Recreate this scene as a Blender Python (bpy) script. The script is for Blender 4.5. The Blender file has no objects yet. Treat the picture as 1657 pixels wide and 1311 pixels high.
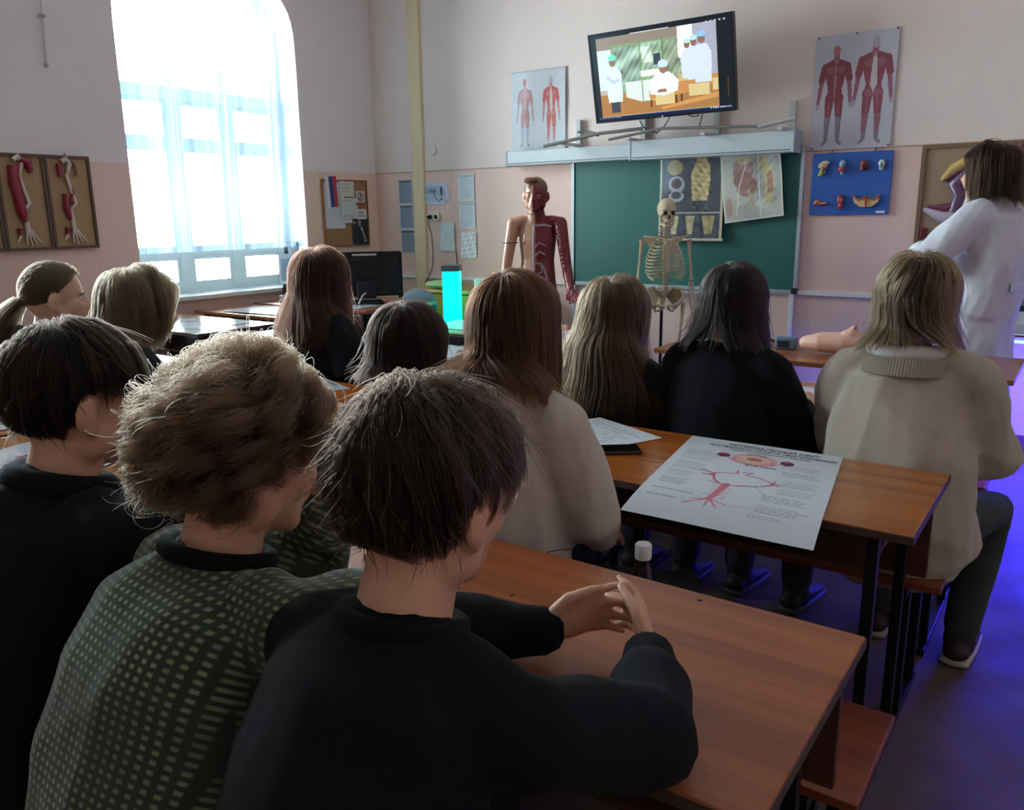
import bpy, bmesh, math, random
import numpy as np
from mathutils import Vector, Matrix, Euler, noise as mnoise

random.seed(7)
rng = np.random.default_rng(11)
sc = bpy.context.scene
COL = sc.collection
PI = math.pi

# ---------------------------------------------------------------- camera
FPX = 1326.0
YAW, PITCH, ROLL = [math.radians(a) for a in (35.49, 13.11, 0.75)]
CAMZ = 1.40
def cam_axes():
    f = Vector((-math.sin(YAW) * math.cos(PITCH), math.cos(YAW) * math.cos(PITCH), -math.sin(PITCH)))
    r = Vector((math.cos(YAW), math.sin(YAW), 0)); d = f.cross(r)
    c, s = math.cos(ROLL), math.sin(ROLL)
    return c * r + s * d, -s * r + c * d, f
CR, CD, CF = cam_axes()
cam = bpy.data.objects.new('camera', bpy.data.cameras.new('camera'))
COL.objects.link(cam)
cam.matrix_world = Matrix(((CR.x, -CD.x, -CF.x, 0), (CR.y, -CD.y, -CF.y, 0), (CR.z, -CD.z, -CF.z, CAMZ), (0, 0, 0, 1)))
cam.data.sensor_width = 36.0
cam.data.lens = 36.0 * FPX / 1657.0
cam.data.clip_start = 0.05
sc.camera = cam

def at(u, v, x=None, y=None, z=None):
    """point on a plane x=, y= or z= that the photograph shows at pixel (u, v); used to read real positions"""
    d = CR * ((u - 828.5) / FPX) + CD * ((v - 655.5) / FPX) + CF
    if z is not None: t = (z - CAMZ) / d.z
    elif y is not None: t = y / d.y
    else: t = x / d.x
    return Vector((0, 0, CAMZ)) + d * t

# ---------------------------------------------------------------- light and exposure
sc.view_settings.view_transform = 'Standard'
sc.view_settings.look = 'None'
sc.view_settings.gamma = 1.0
sc.view_settings.use_curve_mapping = False
sc.view_settings.exposure = 0.4
SKY = 42.0
w = bpy.data.worlds.new('sky'); sc.world = w; w.use_nodes = True
bg = w.node_tree.nodes['Background']
bg.inputs['Color'].default_value = (0.90, 0.96, 1.0, 1)
bg.inputs['Strength'].default_value = SKY
sc.cycles.max_bounces = 8
sc.cycles.transparent_max_bounces = 24
sc.cycles.sample_clamp_indirect = 4.0
sc.cycles.use_denoising = True
sc.cycles.caustics_reflective = False
sc.cycles.caustics_refractive = False
XL, YF, XR, YB, ZC = -5.384, 5.5, 2.3, -2.2, 3.7     # room planes
WINS = [(3.175, 4.665, 0.85, 2.62, 3.16), (0.35, 1.85, 0.85, 2.62, 3.16)]
def portal(y0, y1, z0, z1):
    l = bpy.data.lights.new('window_portal', 'AREA'); l.shape = 'RECTANGLE'
    l.size = z1 - z0; l.size_y = y1 - y0; l.cycles.is_portal = True
    o = bpy.data.objects.new('window_portal', l); COL.objects.link(o)
    o.location = (XL - 0.45, (y0 + y1) / 2, (z0 + z1) / 2); o.rotation_euler = (0, -PI / 2, 0)
    o['kind'] = 'helper'
for q in WINS: portal(q[0], q[1], q[2], q[4])
def lamp(name, kind, loc, energy, color, size=0.1, size_y=None, rot=(0, 0, 0)):
    l = bpy.data.lights.new(name, kind); l.energy = energy; l.color = color
    if kind == 'AREA':
        l.size = size
        if size_y: l.shape = 'RECTANGLE'; l.size_y = size_y
    else: l.shadow_soft_size = size
    o = bpy.data.objects.new(name, l); COL.objects.link(o); o.location = loc; o.rotation_euler = rot; o['kind'] = 'helper'
    return o

# ---------------------------------------------------------------- helpers
def lin(c):
    if isinstance(c, str):
        c = tuple(int(c[i:i + 2], 16) / 255 for i in (0, 2, 4))
    return tuple(x / 12.92 if x <= 0.04045 else ((x + 0.055) / 1.055) ** 2.4 for x in c)

_M = {}
def mat(name, color='808080', rough=0.6, metal=0.0, var=0.0, vscale=20.0, bump=0.0, bscale=200.0, coat=0.0, emit=None, estr=0.0,
        spec=0.5, sheen=0.0, trans=0.0, attr=None, sss=0.0):
    if name in _M: return _M[name]
    m = bpy.data.materials.new(name); m.use_nodes = True
    nt = m.node_tree; b = nt.nodes['Principled BSDF']
    c = (*lin(color), 1)
    b.inputs['Base Color'].default_value = c
    b.inputs['Roughness'].default_value = rough
    b.inputs['Metallic'].default_value = metal
    b.inputs['Specular IOR Level'].default_value = spec
    if coat: b.inputs['Coat Weight'].default_value = coat; b.inputs['Coat Roughness'].default_value = 0.08
    if sheen: b.inputs['Sheen Weight'].default_value = sheen
    if trans: b.inputs['Transmission Weight'].default_value = trans
    if sss: b.inputs['Subsurface Weight'].default_value = sss; b.inputs['Subsurface Scale'].default_value = 0.01
    tc = nt.nodes.new('ShaderNodeTexCoord')
    if attr:
        a = nt.nodes.new('ShaderNodeAttribute'); a.attribute_name = attr
        nt.links.new(a.outputs['Color'], b.inputs['Base Color'])
        if emit: nt.links.new(a.outputs['Color'], b.inputs['Emission Color'])
    elif var:
        n = nt.nodes.new('ShaderNodeTexNoise'); n.inputs['Scale'].default_value = vscale; n.inputs['Detail'].default_value = 5
        r = nt.nodes.new('ShaderNodeMix'); r.data_type = 'RGBA'
        r.inputs[6].default_value = tuple(x * (1 - var) for x in c[:3]) + (1,)
        r.inputs[7].default_value = tuple(min(1, x * (1 + var)) for x in c[:3]) + (1,)
        nt.links.new(tc.outputs['Object'], n.inputs['Vector'])
        nt.links.new(n.outputs['Fac'], r.inputs[0]); nt.links.new(r.outputs[2], b.inputs['Base Color'])
    if bump:
        n = nt.nodes.new('ShaderNodeTexNoise'); n.inputs['Scale'].default_value = bscale; n.inputs['Detail'].default_value = 4
        bp = nt.nodes.new('ShaderNodeBump'); bp.inputs['Strength'].default_value = bump; bp.inputs['Distance'].default_value = 0.002
        nt.links.new(tc.outputs['Object'], n.inputs['Vector'])
        nt.links.new(n.outputs['Fac'], bp.inputs['Height']); nt.links.new(bp.outputs['Normal'], b.inputs['Normal'])
    if emit or estr:
        if not attr: b.inputs['Emission Color'].default_value = (*lin(emit), 1)
        b.inputs['Emission Strength'].default_value = estr
    _M[name] = m
    return m

def tag(o, label=None, cat=None, group=None, kind=None):
    if label: o['label'] = label
    if cat: o['category'] = cat
    if group: o['group'] = group
    if kind: o['kind'] = kind
    return o

def empty(name, loc=(0, 0, 0), rz=0.0, **k):
    o = bpy.data.objects.new(name, None); COL.objects.link(o)
    o.location = loc; o.rotation_euler = (0, 0, rz); o.empty_display_size = 0.05
    return tag(o, **k)

def link_mesh(name, me, m=None, parent=None, smooth=False, **k):
    o = bpy.data.objects.new(name, me); COL.objects.link(o)
    if m: me.materials.clear(); me.materials.append(m)
    if parent: o.parent = parent
    if smooth: me.polygons.foreach_set('use_smooth', [True] * len(me.polygons))
    return tag(o, **k)

class MB:
    """collects simple solids and links them as one mesh"""
    def __init__(s): s.v = []; s.f = []
    def add(s, vs, fs, M=None):
        n = len(s.v)
        s.v += [tuple(M @ Vector(p)) if M else tuple(p) for p in vs]
        s.f += [tuple(i + n for i in f) for f in fs]
        return s
    def box(s, x0, x1, y0, y1, z0, z1, M=None):
        return s.add([(x, y, z) for z in (z0, z1) for y in (y0, y1) for x in (x0, x1)],
                     [(0, 2, 3, 1), (4, 5, 7, 6), (0, 1, 5, 4), (2, 6, 7, 3), (0, 4, 6, 2), (1, 3, 7, 5)], M)
    def bbox(s, x0, x1, y0, y1, z0, z1, b=0.004, M=None):
        """box with bevelled edges (rounded in all three directions)"""
        bm = bmesh.new(); bmesh.ops.create_cube(bm, size=1.0)
        for q in bm.verts:
            q.co = Vector(((x0 + x1) / 2 + q.co.x * (x1 - x0), (y0 + y1) / 2 + q.co.y * (y1 - y0), (z0 + z1) / 2 + q.co.z * (z1 - z0)))
        bmesh.ops.bevel(bm, geom=list(bm.edges), offset=b, segments=2, affect='EDGES', profile=0.5)
        bm.verts.index_update()
        s.add([q.co[:] for q in bm.verts], [[q.index for q in f.verts] for f in bm.faces], M); bm.free()
        return s
    def tube(s, pts, r, n=10, caps=True):
        """round tube through points; r a number or a list"""
        pts = [Vector(p) for p in pts]; rr = r if isinstance(r, (list, tuple)) else [r] * len(pts)
        vs = []; fs = []; up = None
        for i, p in enumerate(pts):
            t = (pts[min(i + 1, len(pts) - 1)] - pts[max(i - 1, 0)]).normalized()
            if up is None: up = Vector((0, 0, 1)) if abs(t.z) < 0.9 else Vector((1, 0, 0))
            a = t.cross(up).normalized(); b = a.cross(t).normalized(); up = b
            for k in range(n):
                an = 2 * PI * k / n; vs.append(p + a * math.cos(an) * rr[i] + b * math.sin(an) * rr[i])
        for i in range(len(pts) - 1):
            for k in range(n):
                k2 = (k + 1) % n; fs.append((i * n + k, i * n + k2, (i + 1) * n + k2, (i + 1) * n + k))
        if caps: fs.append(tuple(range(n))[::-1]); fs.append(tuple(range((len(pts) - 1) * n, len(pts) * n)))
        return s.add(vs, fs)
    def cyl(s, p0, p1, r0, r1=None, n=16): return s.tube([p0, p1], [r0, r0 if r1 is None else r1], n)
    def lathe(s, prof, n=24, loc=(0, 0, 0), M=None):
        vs = []; fs = []
        for r, z in prof:
            for k in range(n):
                a = 2 * PI * k / n; vs.append((loc[0] + r * math.cos(a), loc[1] + r * math.sin(a), loc[2] + z))
        m = len(prof)
        for i in range(m - 1):
            for k in range(n):
                k2 = (k + 1) % n; fs.append((i * n + k, i * n + k2, (i + 1) * n + k2, (i + 1) * n + k))
        fs.append(tuple(range(n))[::-1]); fs.append(tuple(range((m - 1) * n, m * n)))
        return s.add(vs, fs, M)
    def ball(s, c, r, n=12, M=None):
        r = r if isinstance(r, (tuple, list)) else (r, r, r); vs = []; fs = []
        m = n // 2 + 1
        for i in range(1, m):
            th = PI * i / m
            for k in range(n):
                a = 2 * PI * k / n
                vs.append((c[0] + r[0] * math.sin(th) * math.cos(a), c[1] + r[1] * math.sin(th) * math.sin(a), c[2] + r[2] * math.cos(th)))
        for i in range(m - 2):
            for k in range(n):
                k2 = (k + 1) % n; fs.append((i * n + k, (i + 1) * n + k, (i + 1) * n + k2, i * n + k2))
        top = len(vs); vs.append((c[0], c[1], c[2] + r[2])); bot = len(vs); vs.append((c[0], c[1], c[2] - r[2]))
        for k in range(n):
            k2 = (k + 1) % n; fs.append((top, k, k2)); fs.append((bot, (m - 2) * n + k2, (m - 2) * n + k))
        return s.add(vs, fs, M)
    def prism(s, poly, d0, d1, axis='y', M=None):
        """extrude a 2-D outline; axis: the direction of depth"""
        def P(a, b, d): return {'y': (a, d, b), 'x': (d, a, b), 'z': (a, b, d)}[axis]
        n = len(poly)
        vs = [P(a, b, d0) for a, b in poly] + [P(a, b, d1) for a, b in poly]
        fs = [tuple(range(n)), tuple(range(n, 2 * n))[::-1]] + [(i, i + n, (i + 1) % n + n, (i + 1) % n) for i in range(n)]
        return s.add(vs, fs, M)
    def mesh(s, name='m'):
        me = bpy.data.meshes.new(name); me.from_pydata(s.v, [], s.f)
        bm = bmesh.new(); bm.from_mesh(me); bmesh.ops.recalc_face_normals(bm, faces=bm.faces); bm.to_mesh(me); bm.free()
        return me
    def build(s, name, m, parent=None, smooth=False, **k):
        o = link_mesh(name, s.mesh(name), m, parent, smooth, **k)
        if smooth:
            try: o.data.set_sharp_from_angle(angle=math.radians(40))
            except Exception: pass
        return o

def dup(o, parent=None):
    c = o.copy(); COL.objects.link(c)
    if parent: c.parent = parent
    for ch in list(o.children): dup(ch, c)
    return c

# ---- flat print: a fine grid of coloured faces drawn by numpy (posters, papers, screens)
class Print:
    def __init__(s, w, h, px=0.004, bg='ffffff'):
        s.w, s.h = w, h; s.nx = max(4, int(round(w / px))); s.ny = max(4, int(round(h / px)))
        s.a = np.zeros((s.ny, s.nx, 3)); s.a[:] = lin(bg)
        s.X, s.Y = np.meshgrid((np.arange(s.nx) + .5) / s.nx, (np.arange(s.ny) + .5) / s.ny)   # 0..1, y up
        s.asp = h / w
    def put(s, m, c, al=1.0): s.a[m] = s.a[m] * (1 - al) + np.array(lin(c)) * al; return s
    def rect(s, x0, y0, x1, y1, c, al=1.0): return s.put((s.X >= x0) & (s.X <= x1) & (s.Y >= y0) & (s.Y <= y1), c, al)
    def ell(s, x, y, rx, ry, c, al=1.0, rot=0.0):
        dx = s.X - x; dy = (s.Y - y) * s.asp; q = math.cos(rot); t = math.sin(rot)
        return s.put(((dx * q + dy * t) / rx) ** 2 + ((-dx * t + dy * q) / (ry * s.asp)) ** 2 <= 1, c, al)
    def poly(s, pts, c, al=1.0):
        ins = np.zeros(s.X.shape, bool); n = len(pts)
        for i in range(n):
            x1, y1 = pts[i]; x2, y2 = pts[(i + 1) % n]
            if y1 == y2: continue
            k = ((y1 > s.Y) != (y2 > s.Y)) & (s.X < (x2 - x1) * (s.Y - y1) / (y2 - y1) + x1); ins ^= k
        return s.put(ins, c, al)
    def line(s, pts, wd, c, al=1.0, wd1=None):
        """wd: half width as a share of the width"""
        m = np.zeros(s.X.shape, bool); n = len(pts) - 1
        for i in range(n):
            x1, y1 = pts[i]; x2, y2 = pts[i + 1]; y1 *= s.asp; y2 *= s.asp; Y = s.Y * s.asp
            L = (x2 - x1) ** 2 + (y2 - y1) ** 2 + 1e-12
            t = np.clip(((s.X - x1) * (x2 - x1) + (Y - y1) * (y2 - y1)) / L, 0, 1)
            ww = wd if wd1 is None else wd + (wd1 - wd) * (i + t) / n
            m |= (s.X - x1 - t * (x2 - x1)) ** 2 + (Y - y1 - t * (y2 - y1)) ** 2 <= ww ** 2
        return s.put(m, c, al)
    def lines_of_text(s, x0, y0, x1, y1, n, c='555555', al=0.6, fill=0.45, gap=0.12):
        """rows of word-like dashes"""
        rr = random.Random(int(x0 * 1000 + y0 * 777 + n)); dy = (y1 - y0) / n
        for i in range(n):
            yb = y1 - (i + 1) * dy; x = x0; end = x0 + (x1 - x0) * rr.uniform(0.75, 1.0)
            while x < end:
                wl = rr.uniform(0.03, 0.11) * (x1 - x0) * 2
                s.rect(x, yb + dy * (1 - fill) / 2, min(x + wl, end), yb + dy * (1 + fill) / 2, c, al); x += wl + gap * 0.2 * (x1 - x0)
        return s
    def noise(s, amt, scale=8, seed=0, m=None):
        r = np.random.default_rng(seed); q = np.zeros(s.X.shape)
        for k in range(6):
            a, b, p1 = r.normal(0, scale, 2).tolist() + [r.uniform(0, 6.3)]
            q += np.sin(a * s.X + b * s.Y * s.asp + p1)
        f = 1 + amt * q[..., None] / 3
        if m is None: s.a *= f
        else: s.a[m] *= f[m]
        s.a = np.clip(s.a, 0, 1); return s
    def mesh(s, shape=None, thick=0.0):
        """shape(u, v) -> 3-D point; u, v in 0..1"""
        nx, ny = s.nx, s.ny
        vs = []
        if shape is None: shape = lambda u, v: (u * s.w, 0, v * s.h)
        U = np.arange(nx + 1) / nx; V = np.arange(ny + 1) / ny
        UU, VV = np.meshgrid(U, V); x, y, z = shape(UU, VV)
        x = x + 0 * UU; y = y + 0 * UU; z = z + 0 * UU
        co = np.stack([x, y, z], -1).reshape(-1, 3)
        i = np.arange(ny)[:, None] * (nx + 1) + np.arange(nx)[None, :]
        fs = np.stack([i, i + 1, i + nx + 2, i + nx + 1], -1).reshape(-1, 4)
        me = bpy.data.meshes.new('print')
        me.vertices.add(len(co)); me.vertices.foreach_set('co', co.ravel())
        me.loops.add(fs.size); me.loops.foreach_set('vertex_index', fs.ravel())
        me.polygons.add(len(fs)); me.polygons.foreach_set('loop_start', np.arange(0, fs.size, 4)); me.polygons.foreach_set('loop_total', np.full(len(fs), 4))
        me.update(calc_edges=True)
        ca = me.color_attributes.new('Col', 'FLOAT_COLOR', 'CORNER')
        rgba = np.ones((ny, nx, 4, 4)); rgba[..., :3] = s.a[:, :, None, :]
        ca.data.foreach_set('color', rgba.ravel()); me.polygons.foreach_set('use_smooth', [True] * len(fs))
        return me

def text_mesh(name, s, size, m, parent, M, align='CENTER', extrude=0.0003, **k):
    c = bpy.data.curves.new(name, 'FONT'); c.body = s; c.size = size; c.align_x = align; c.extrude = extrude; c.resolution_u = 2
    t = bpy.data.objects.new(name, c); COL.objects.link(t)
    dg = bpy.context.evaluated_depsgraph_get(); me = bpy.data.meshes.new_from_object(t.evaluated_get(dg))
    bpy.data.objects.remove(t)
    o = link_mesh(name, me, m, parent, **k)
    o.matrix_local = M
    return o

def lettering_matrix(loc, facing='-y', rz=0.0):
    """text plane standing upright facing the class (-y) or, for +x, on the left wall"""
    R_ = Matrix.Rotation(PI / 2, 4, 'X')
    if facing == '+x': R_ = Matrix.Rotation(PI / 2, 4, 'Z') @ R_
    if facing == 'z': R_ = Matrix.Rotation(rz, 4, 'Z')
    return Matrix.Translation(loc) @ R_
# ================================================================ SETTING
def wall_mat(name, axis_top='c9b3a8', low='c99a86', zb=1.765):
    m = bpy.data.materials.new(name); m.use_nodes = True; nt = m.node_tree; b = nt.nodes['Principled BSDF']
    g = nt.nodes.new('ShaderNodeNewGeometry'); sp = nt.nodes.new('ShaderNodeSeparateXYZ'); nt.links.new(g.outputs['Position'], sp.inputs[0])
    n = nt.nodes.new('ShaderNodeTexNoise'); n.inputs['Scale'].default_value = 1.3; n.inputs['Detail'].default_value = 6
    nt.links.new(g.outputs['Position'], n.inputs['Vector'])
    gt = nt.nodes.new('ShaderNodeMath'); gt.operation = 'GREATER_THAN'; gt.inputs[1].default_value = zb
    nt.links.new(sp.outputs['Z'], gt.inputs[0])
    mx = nt.nodes.new('ShaderNodeMix'); mx.data_type = 'RGBA'; mx.inputs[6].default_value = (*lin(low), 1); mx.inputs[7].default_value = (*lin(axis_top), 1)
    nt.links.new(gt.outputs[0], mx.inputs[0])
    hs = nt.nodes.new('ShaderNodeHueSaturation'); mp = nt.nodes.new('ShaderNodeMapRange'); mp.inputs['To Min'].default_value = 0.93; mp.inputs['To Max'].default_value = 1.07
    nt.links.new(n.outputs['Fac'], mp.inputs['Value']); nt.links.new(mp.outputs[0], hs.inputs['Value']); nt.links.new(mx.outputs[2], hs.inputs['Color'])
    nt.links.new(hs.outputs[0], b.inputs['Base Color'])
    b.inputs['Roughness'].default_value = 0.62
    n2 = nt.nodes.new('ShaderNodeTexNoise'); n2.inputs['Scale'].default_value = 14; n2.inputs['Detail'].default_value = 8
    nt.links.new(g.outputs['Position'], n2.inputs['Vector'])
    bp = nt.nodes.new('ShaderNodeBump'); bp.inputs['Strength'].default_value = 0.25; bp.inputs['Distance'].default_value = 0.01
    nt.links.new(n2.outputs['Fac'], bp.inputs['Height']); nt.links.new(bp.outputs['Normal'], b.inputs['Normal'])
    return m
M_WALLF = wall_mat('wall_paint_front', 'e8d8cf', 'e9c8bb')
M_WALLL = wall_mat('wall_paint_left', 'eee4e6', 'efcfc2')
M_WHITE = mat('white_paint', 'e6ebea', 0.45)
M_CEIL = mat('ceiling_whitewash', 'f0ece6', 0.8, var=0.03)

def arch_outline(y0, y1, z0, zs, zt, n=10):
    """window outline with an arched head: points (y, z), counter-clockwise"""
    c = (y0 + y1) / 2; hw = (y1 - y0) / 2; pts = [(y0, z0), (y1, z0)]
    for i in range(2 * n + 1):
        a = PI * i / (2 * n); ex = 0.62
        pts.append((c + hw * (abs(math.cos(a)) ** ex) * (1 if math.cos(a) >= 0 else -1), zs + (zt - zs) * math.sin(a) ** ex))
    return pts

# left wall with three arched openings (the further one is in view)
bm = bmesh.new()
def loop_edges(pts):
    vs = [bm.verts.new((XL, y, z)) for y, z in pts]
    return vs, [bm.edges.new((vs[i], vs[(i + 1) % len(vs)])) for i in range(len(vs))]
_, E0 = loop_edges([(YB, 0), (YF, 0), (YF, ZC), (YB, ZC)])
holes = []
for q in WINS:
    vs, es = loop_edges(arch_outline(*q)); holes.append(vs); E0 += es
bmesh.ops.triangle_fill(bm, use_beauty=True, use_dissolve=False, edges=E0)
for vs in holes:
    back = [bm.verts.new((XL - 0.42, v.co.y, v.co.z)) for v in vs]
    for i in range(len(vs)):
        j = (i + 1) % len(vs); bm.faces.new((vs[i], vs[j], back[j], back[i]))
me = bpy.data.meshes.new('wall_left'); bm.to_mesh(me); bm.free()
# reveal faces take white paint
link_mesh('wall_left', me, M_WALLL, kind='structure'); me.materials.append(M_WHITE)
for p in me.polygons:
    if abs(p.normal.x) < 0.5: p.material_index = 1

MB().box(XL, XR, YF, YF + 0.2, 0, ZC).build('wall_front', M_WALLF, kind='structure')
MB().box(XR, XR + 0.2, YB, YF, 0, ZC).build('wall_right', M_WALLF, kind='structure')
MB().box(XL, XR, YB - 0.2, YB, 0, ZC).build('wall_back', M_WALLF, kind='structure')
MB().box(XL - 0.4, XR, YB, YF, ZC, ZC + 0.2).build('ceiling', M_CEIL, kind='structure')

def floor_mat():
    m = bpy.data.materials.new('floor_worn_linoleum'); m.use_nodes = True; nt = m.node_tree; b = nt.nodes['Principled BSDF']
    g = nt.nodes.new('ShaderNodeNewGeometry')
    n = nt.nodes.new('ShaderNodeTexNoise'); n.inputs['Scale'].default_value = 3.0; n.inputs['Detail'].default_value = 9; n.inputs['Roughness'].default_value = 0.65
    nt.links.new(g.outputs['Position'], n.inputs['Vector'])
    r = nt.nodes.new('ShaderNodeValToRGB'); r.color_ramp.elements[0].position = 0.32; r.color_ramp.elements[1].position = 0.7
    r.color_ramp.elements[0].color = (*lin('54443c'), 1); r.color_ramp.elements[1].color = (*lin('6f5e54'), 1)
    nt.links.new(n.outputs['Fac'], r.inputs[0]); nt.links.new(r.outputs[0], b.inputs['Base Color'])
    n2 = nt.nodes.new('ShaderNodeTexNoise'); n2.inputs['Scale'].default_value = 7
    nt.links.new(g.outputs['Position'], n2.inputs['Vector'])
    mp = nt.nodes.new('ShaderNodeMapRange'); mp.inputs['To Min'].default_value = 0.5; mp.inputs['To Max'].default_value = 0.75
    nt.links.new(n2.outputs['Fac'], mp.inputs['Value']); nt.links.new(mp.outputs[0], b.inputs['Roughness'])
    return m
MB().box(XL, XR, YB, YF, -0.1, 0).build('floor', floor_mat(), kind='structure')

# painted band edge, rail and a shallow cream strip near the front left corner
MB().box(XL, XR, YF - 0.006, YF, 1.76, 1.768).build('trim_1', mat('band_line', 'b89a8c', 0.6), kind='structure')
MB().box(-5.2, XR, YF - 0.022, YF, 0.862, 0.888).build('trim_2', M_WHITE, kind='structure')
MB().bbox(-4.93, -4.80, YF - 0.028, YF + .01, 0, ZC, 0.01).build('trim_3', mat('cream_strip', 'e3cfa4', 0.6), kind='structure')
MB().box(XL, XR, YF - 0.02, YF, 0, 0.10).build('baseboard_front', mat('baseboard_paint', '6e4a36', 0.5), kind='structure')
MB().box(XL, XL + 0.02, YB, YF, 0, 0.10).build('baseboard_left', mat('baseboard_paint'), kind='structure')

# ---- windows
M_FRAME = mat('window_frame_paint', 'dfeceb', 0.4)
def glass_mat():
    m = bpy.data.materials.new('window_glass'); m.use_nodes = True; nt = m.node_tree
    nt.nodes.remove(nt.nodes['Principled BSDF']); out = nt.nodes['Material Output']
    t = nt.nodes.new('ShaderNodeBsdfTransparent'); t.inputs['Color'].default_value = (0.93, 0.97, 0.97, 1)
    g = nt.nodes.new('ShaderNodeBsdfGlossy'); g.inputs['Roughness'].default_value = 0.02
    f = nt.nodes.new('ShaderNodeFresnel'); f.inputs['IOR'].default_value = 1.45
    mx = nt.nodes.new('ShaderNodeMixShader'); nt.links.new(f.outputs[0], mx.inputs[0]); nt.links.new(t.outputs[0], mx.inputs[1]); nt.links.new(g.outputs[0], mx.inputs[2])
    nt.links.new(mx.outputs[0], out.inputs[0]); return m
M_GLASS = glass_mat()
XG = XL - 0.30
def window(idx, q):
    y0, y1, z0, zs, zt = q; W = y1 - y0
    root = empty('window_%d' % idx, (XG, (y0 + y1) / 2, z0), kind='structure')
    yc = (y0 + y1) / 2
    def L(y): return y - yc
    # frame: ring following the arch
    out = arch_outline(y0, y1, z0, zs, zt); inn = arch_outline(y0 + .05, y1 - .05, z0 + .05, zs, zt - .06)
    vs = []; fs = []; n = len(out)
    for x in (-0.03, 0.03):
        vs += [(x, L(y), z - z0) for y, z in out] + [(x, L(y), z - z0) for y, z in inn]
    for i in range(n):
        j = (i + 1) % n
        fs += [(i, j, n + j, n + i), (2 * n + i, 3 * n + i, 3 * n + j, 2 * n + j), (n + i, n + j, 3 * n + j, 3 * n + i), (i, 2 * n + i, 2 * n + j, j)]
    MB().add(vs, fs).build('window_frame', M_FRAME, root)
    cols = [y0 + .05, y0 + .53, y1 - .50, y1 - .05]
    rows = [z0 + .05, 1.165 - .02, 1.93, 2.24]
    MB().box(-.035, .045, L(y0) + .03, L(y1) - .03, rows[3] - z0, rows[3] + .09 - z0).build('transom', M_FRAME, root)
    for c in cols[1:3]:
        MB().box(-.03, .04, L(c) - .045, L(c) + .045, .03, rows[3] - z0).build('mullion', M_FRAME, root)
        h = math.sin(math.acos(min(1, abs(L(c)) / (W / 2)))) ** .62 * (zt - zs) + zs
        MB().box(-.025, .03, L(c) - .03, L(c) + .03, rows[3] + .08 - z0, h - .03 - z0).build('mullion', M_FRAME, root)
    # sashes: each a frame with its pane
    for ci in range(3):
        a, b = L(cols[ci]) + (.045 if ci else 0), L(cols[ci + 1]) - (.045 if ci < 2 else 0)
        for ri in range(3):
            c, d = rows[ri] - z0 + (.02 if ri else 0), rows[ri + 1] - z0 - (.02 if ri < 2 else 0)
            s = MB(); t = .032
            s.box(-.02, .03, a, b, c, c + t).box(-.02, .03, a, b, d - t, d).box(-.02, .03, a, a + t, c + t, d - t).box(-.02, .03, b - t, b, c + t, d - t)
            so = s.build('sash', M_FRAME, root)
            MB().box(-.003, .003, a + t * .95, b - t * .95, c + t * .95, d - t * .95).build('pane', M_GLASS, so)
    for ri in (1, 2):
        MB().box(-.02, .035, L(y0) + .04, L(y1) - .04, rows[ri] - z0 - .022, rows[ri] - z0 + .022).build('glazing_bar', M_FRAME, root)
    arch = [(L(y), z - z0) for y, z in arch_outline(y0 + .04, y1 - .04, rows[3] + .06, zs, zt - .05)]
    MB().prism(arch, -.003, .003, 'x').build('pane', M_GLASS, root)
for i, q in enumerate(WINS): window(i + 1, q)
y0, y1 = WINS[0][:2]
MB().bbox(XG, XL + .05, y0 - .04, y1 + .04, .82, .852, .006).build('trim_4', mat('sill_paint', 'dfe6e6', 0.18, coat=.5), kind='structure')
for q in WINS[1:]:
    MB().bbox(XG, XL + .05, q[0] - .04, q[1] + .04, .82, .852, .006).build('trim_5', mat('sill_paint'), kind='structure')

# ---- sheer curtains hung inside the arches
def sheer_mat():
    m = bpy.data.materials.new('sheer_voile'); m.use_nodes = True; nt = m.node_tree
    nt.nodes.remove(nt.nodes['Principled BSDF']); out = nt.nodes['Material Output']
    t = nt.nodes.new('ShaderNodeBsdfTransparent'); t.inputs['Color'].default_value = (0.96, 0.98, 1, 1)
    tr = nt.nodes.new('ShaderNodeBsdfTranslucent'); tr.inputs['Color'].default_value = (0.23, 0.31, 0.38, 1)
    df = nt.nodes.new('ShaderNodeBsdfDiffuse'); df.inputs['Color'].default_value = (0.62, 0.74, 0.84, 1)
    a = nt.nodes.new('ShaderNodeMixShader'); a.inputs[0].default_value = .4; nt.links.new(tr.outputs[0], a.inputs[1]); nt.links.new(df.outputs[0], a.inputs[2])
    b = nt.nodes.new('ShaderNodeMixShader'); nt.links.new(t.outputs[0], b.inputs[1]); nt.links.new(a.outputs[0], b.inputs[2])
    # thread density seen at a slant covers more
    lw = nt.nodes.new('ShaderNodeLayerWeight'); lw.inputs['Blend'].default_value = .35
    mp = nt.nodes.new('ShaderNodeMapRange'); mp.inputs['To Min'].default_value = .35; mp.inputs['To Max'].default_value = .95
    nt.links.new(lw.outputs['Facing'], mp.inputs['Value']); nt.links.new(mp.outputs[0], b.inputs[0])
    nt.links.new(b.outputs[0], out.inputs[0]); return m
M_SHEER = sheer_mat()
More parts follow.
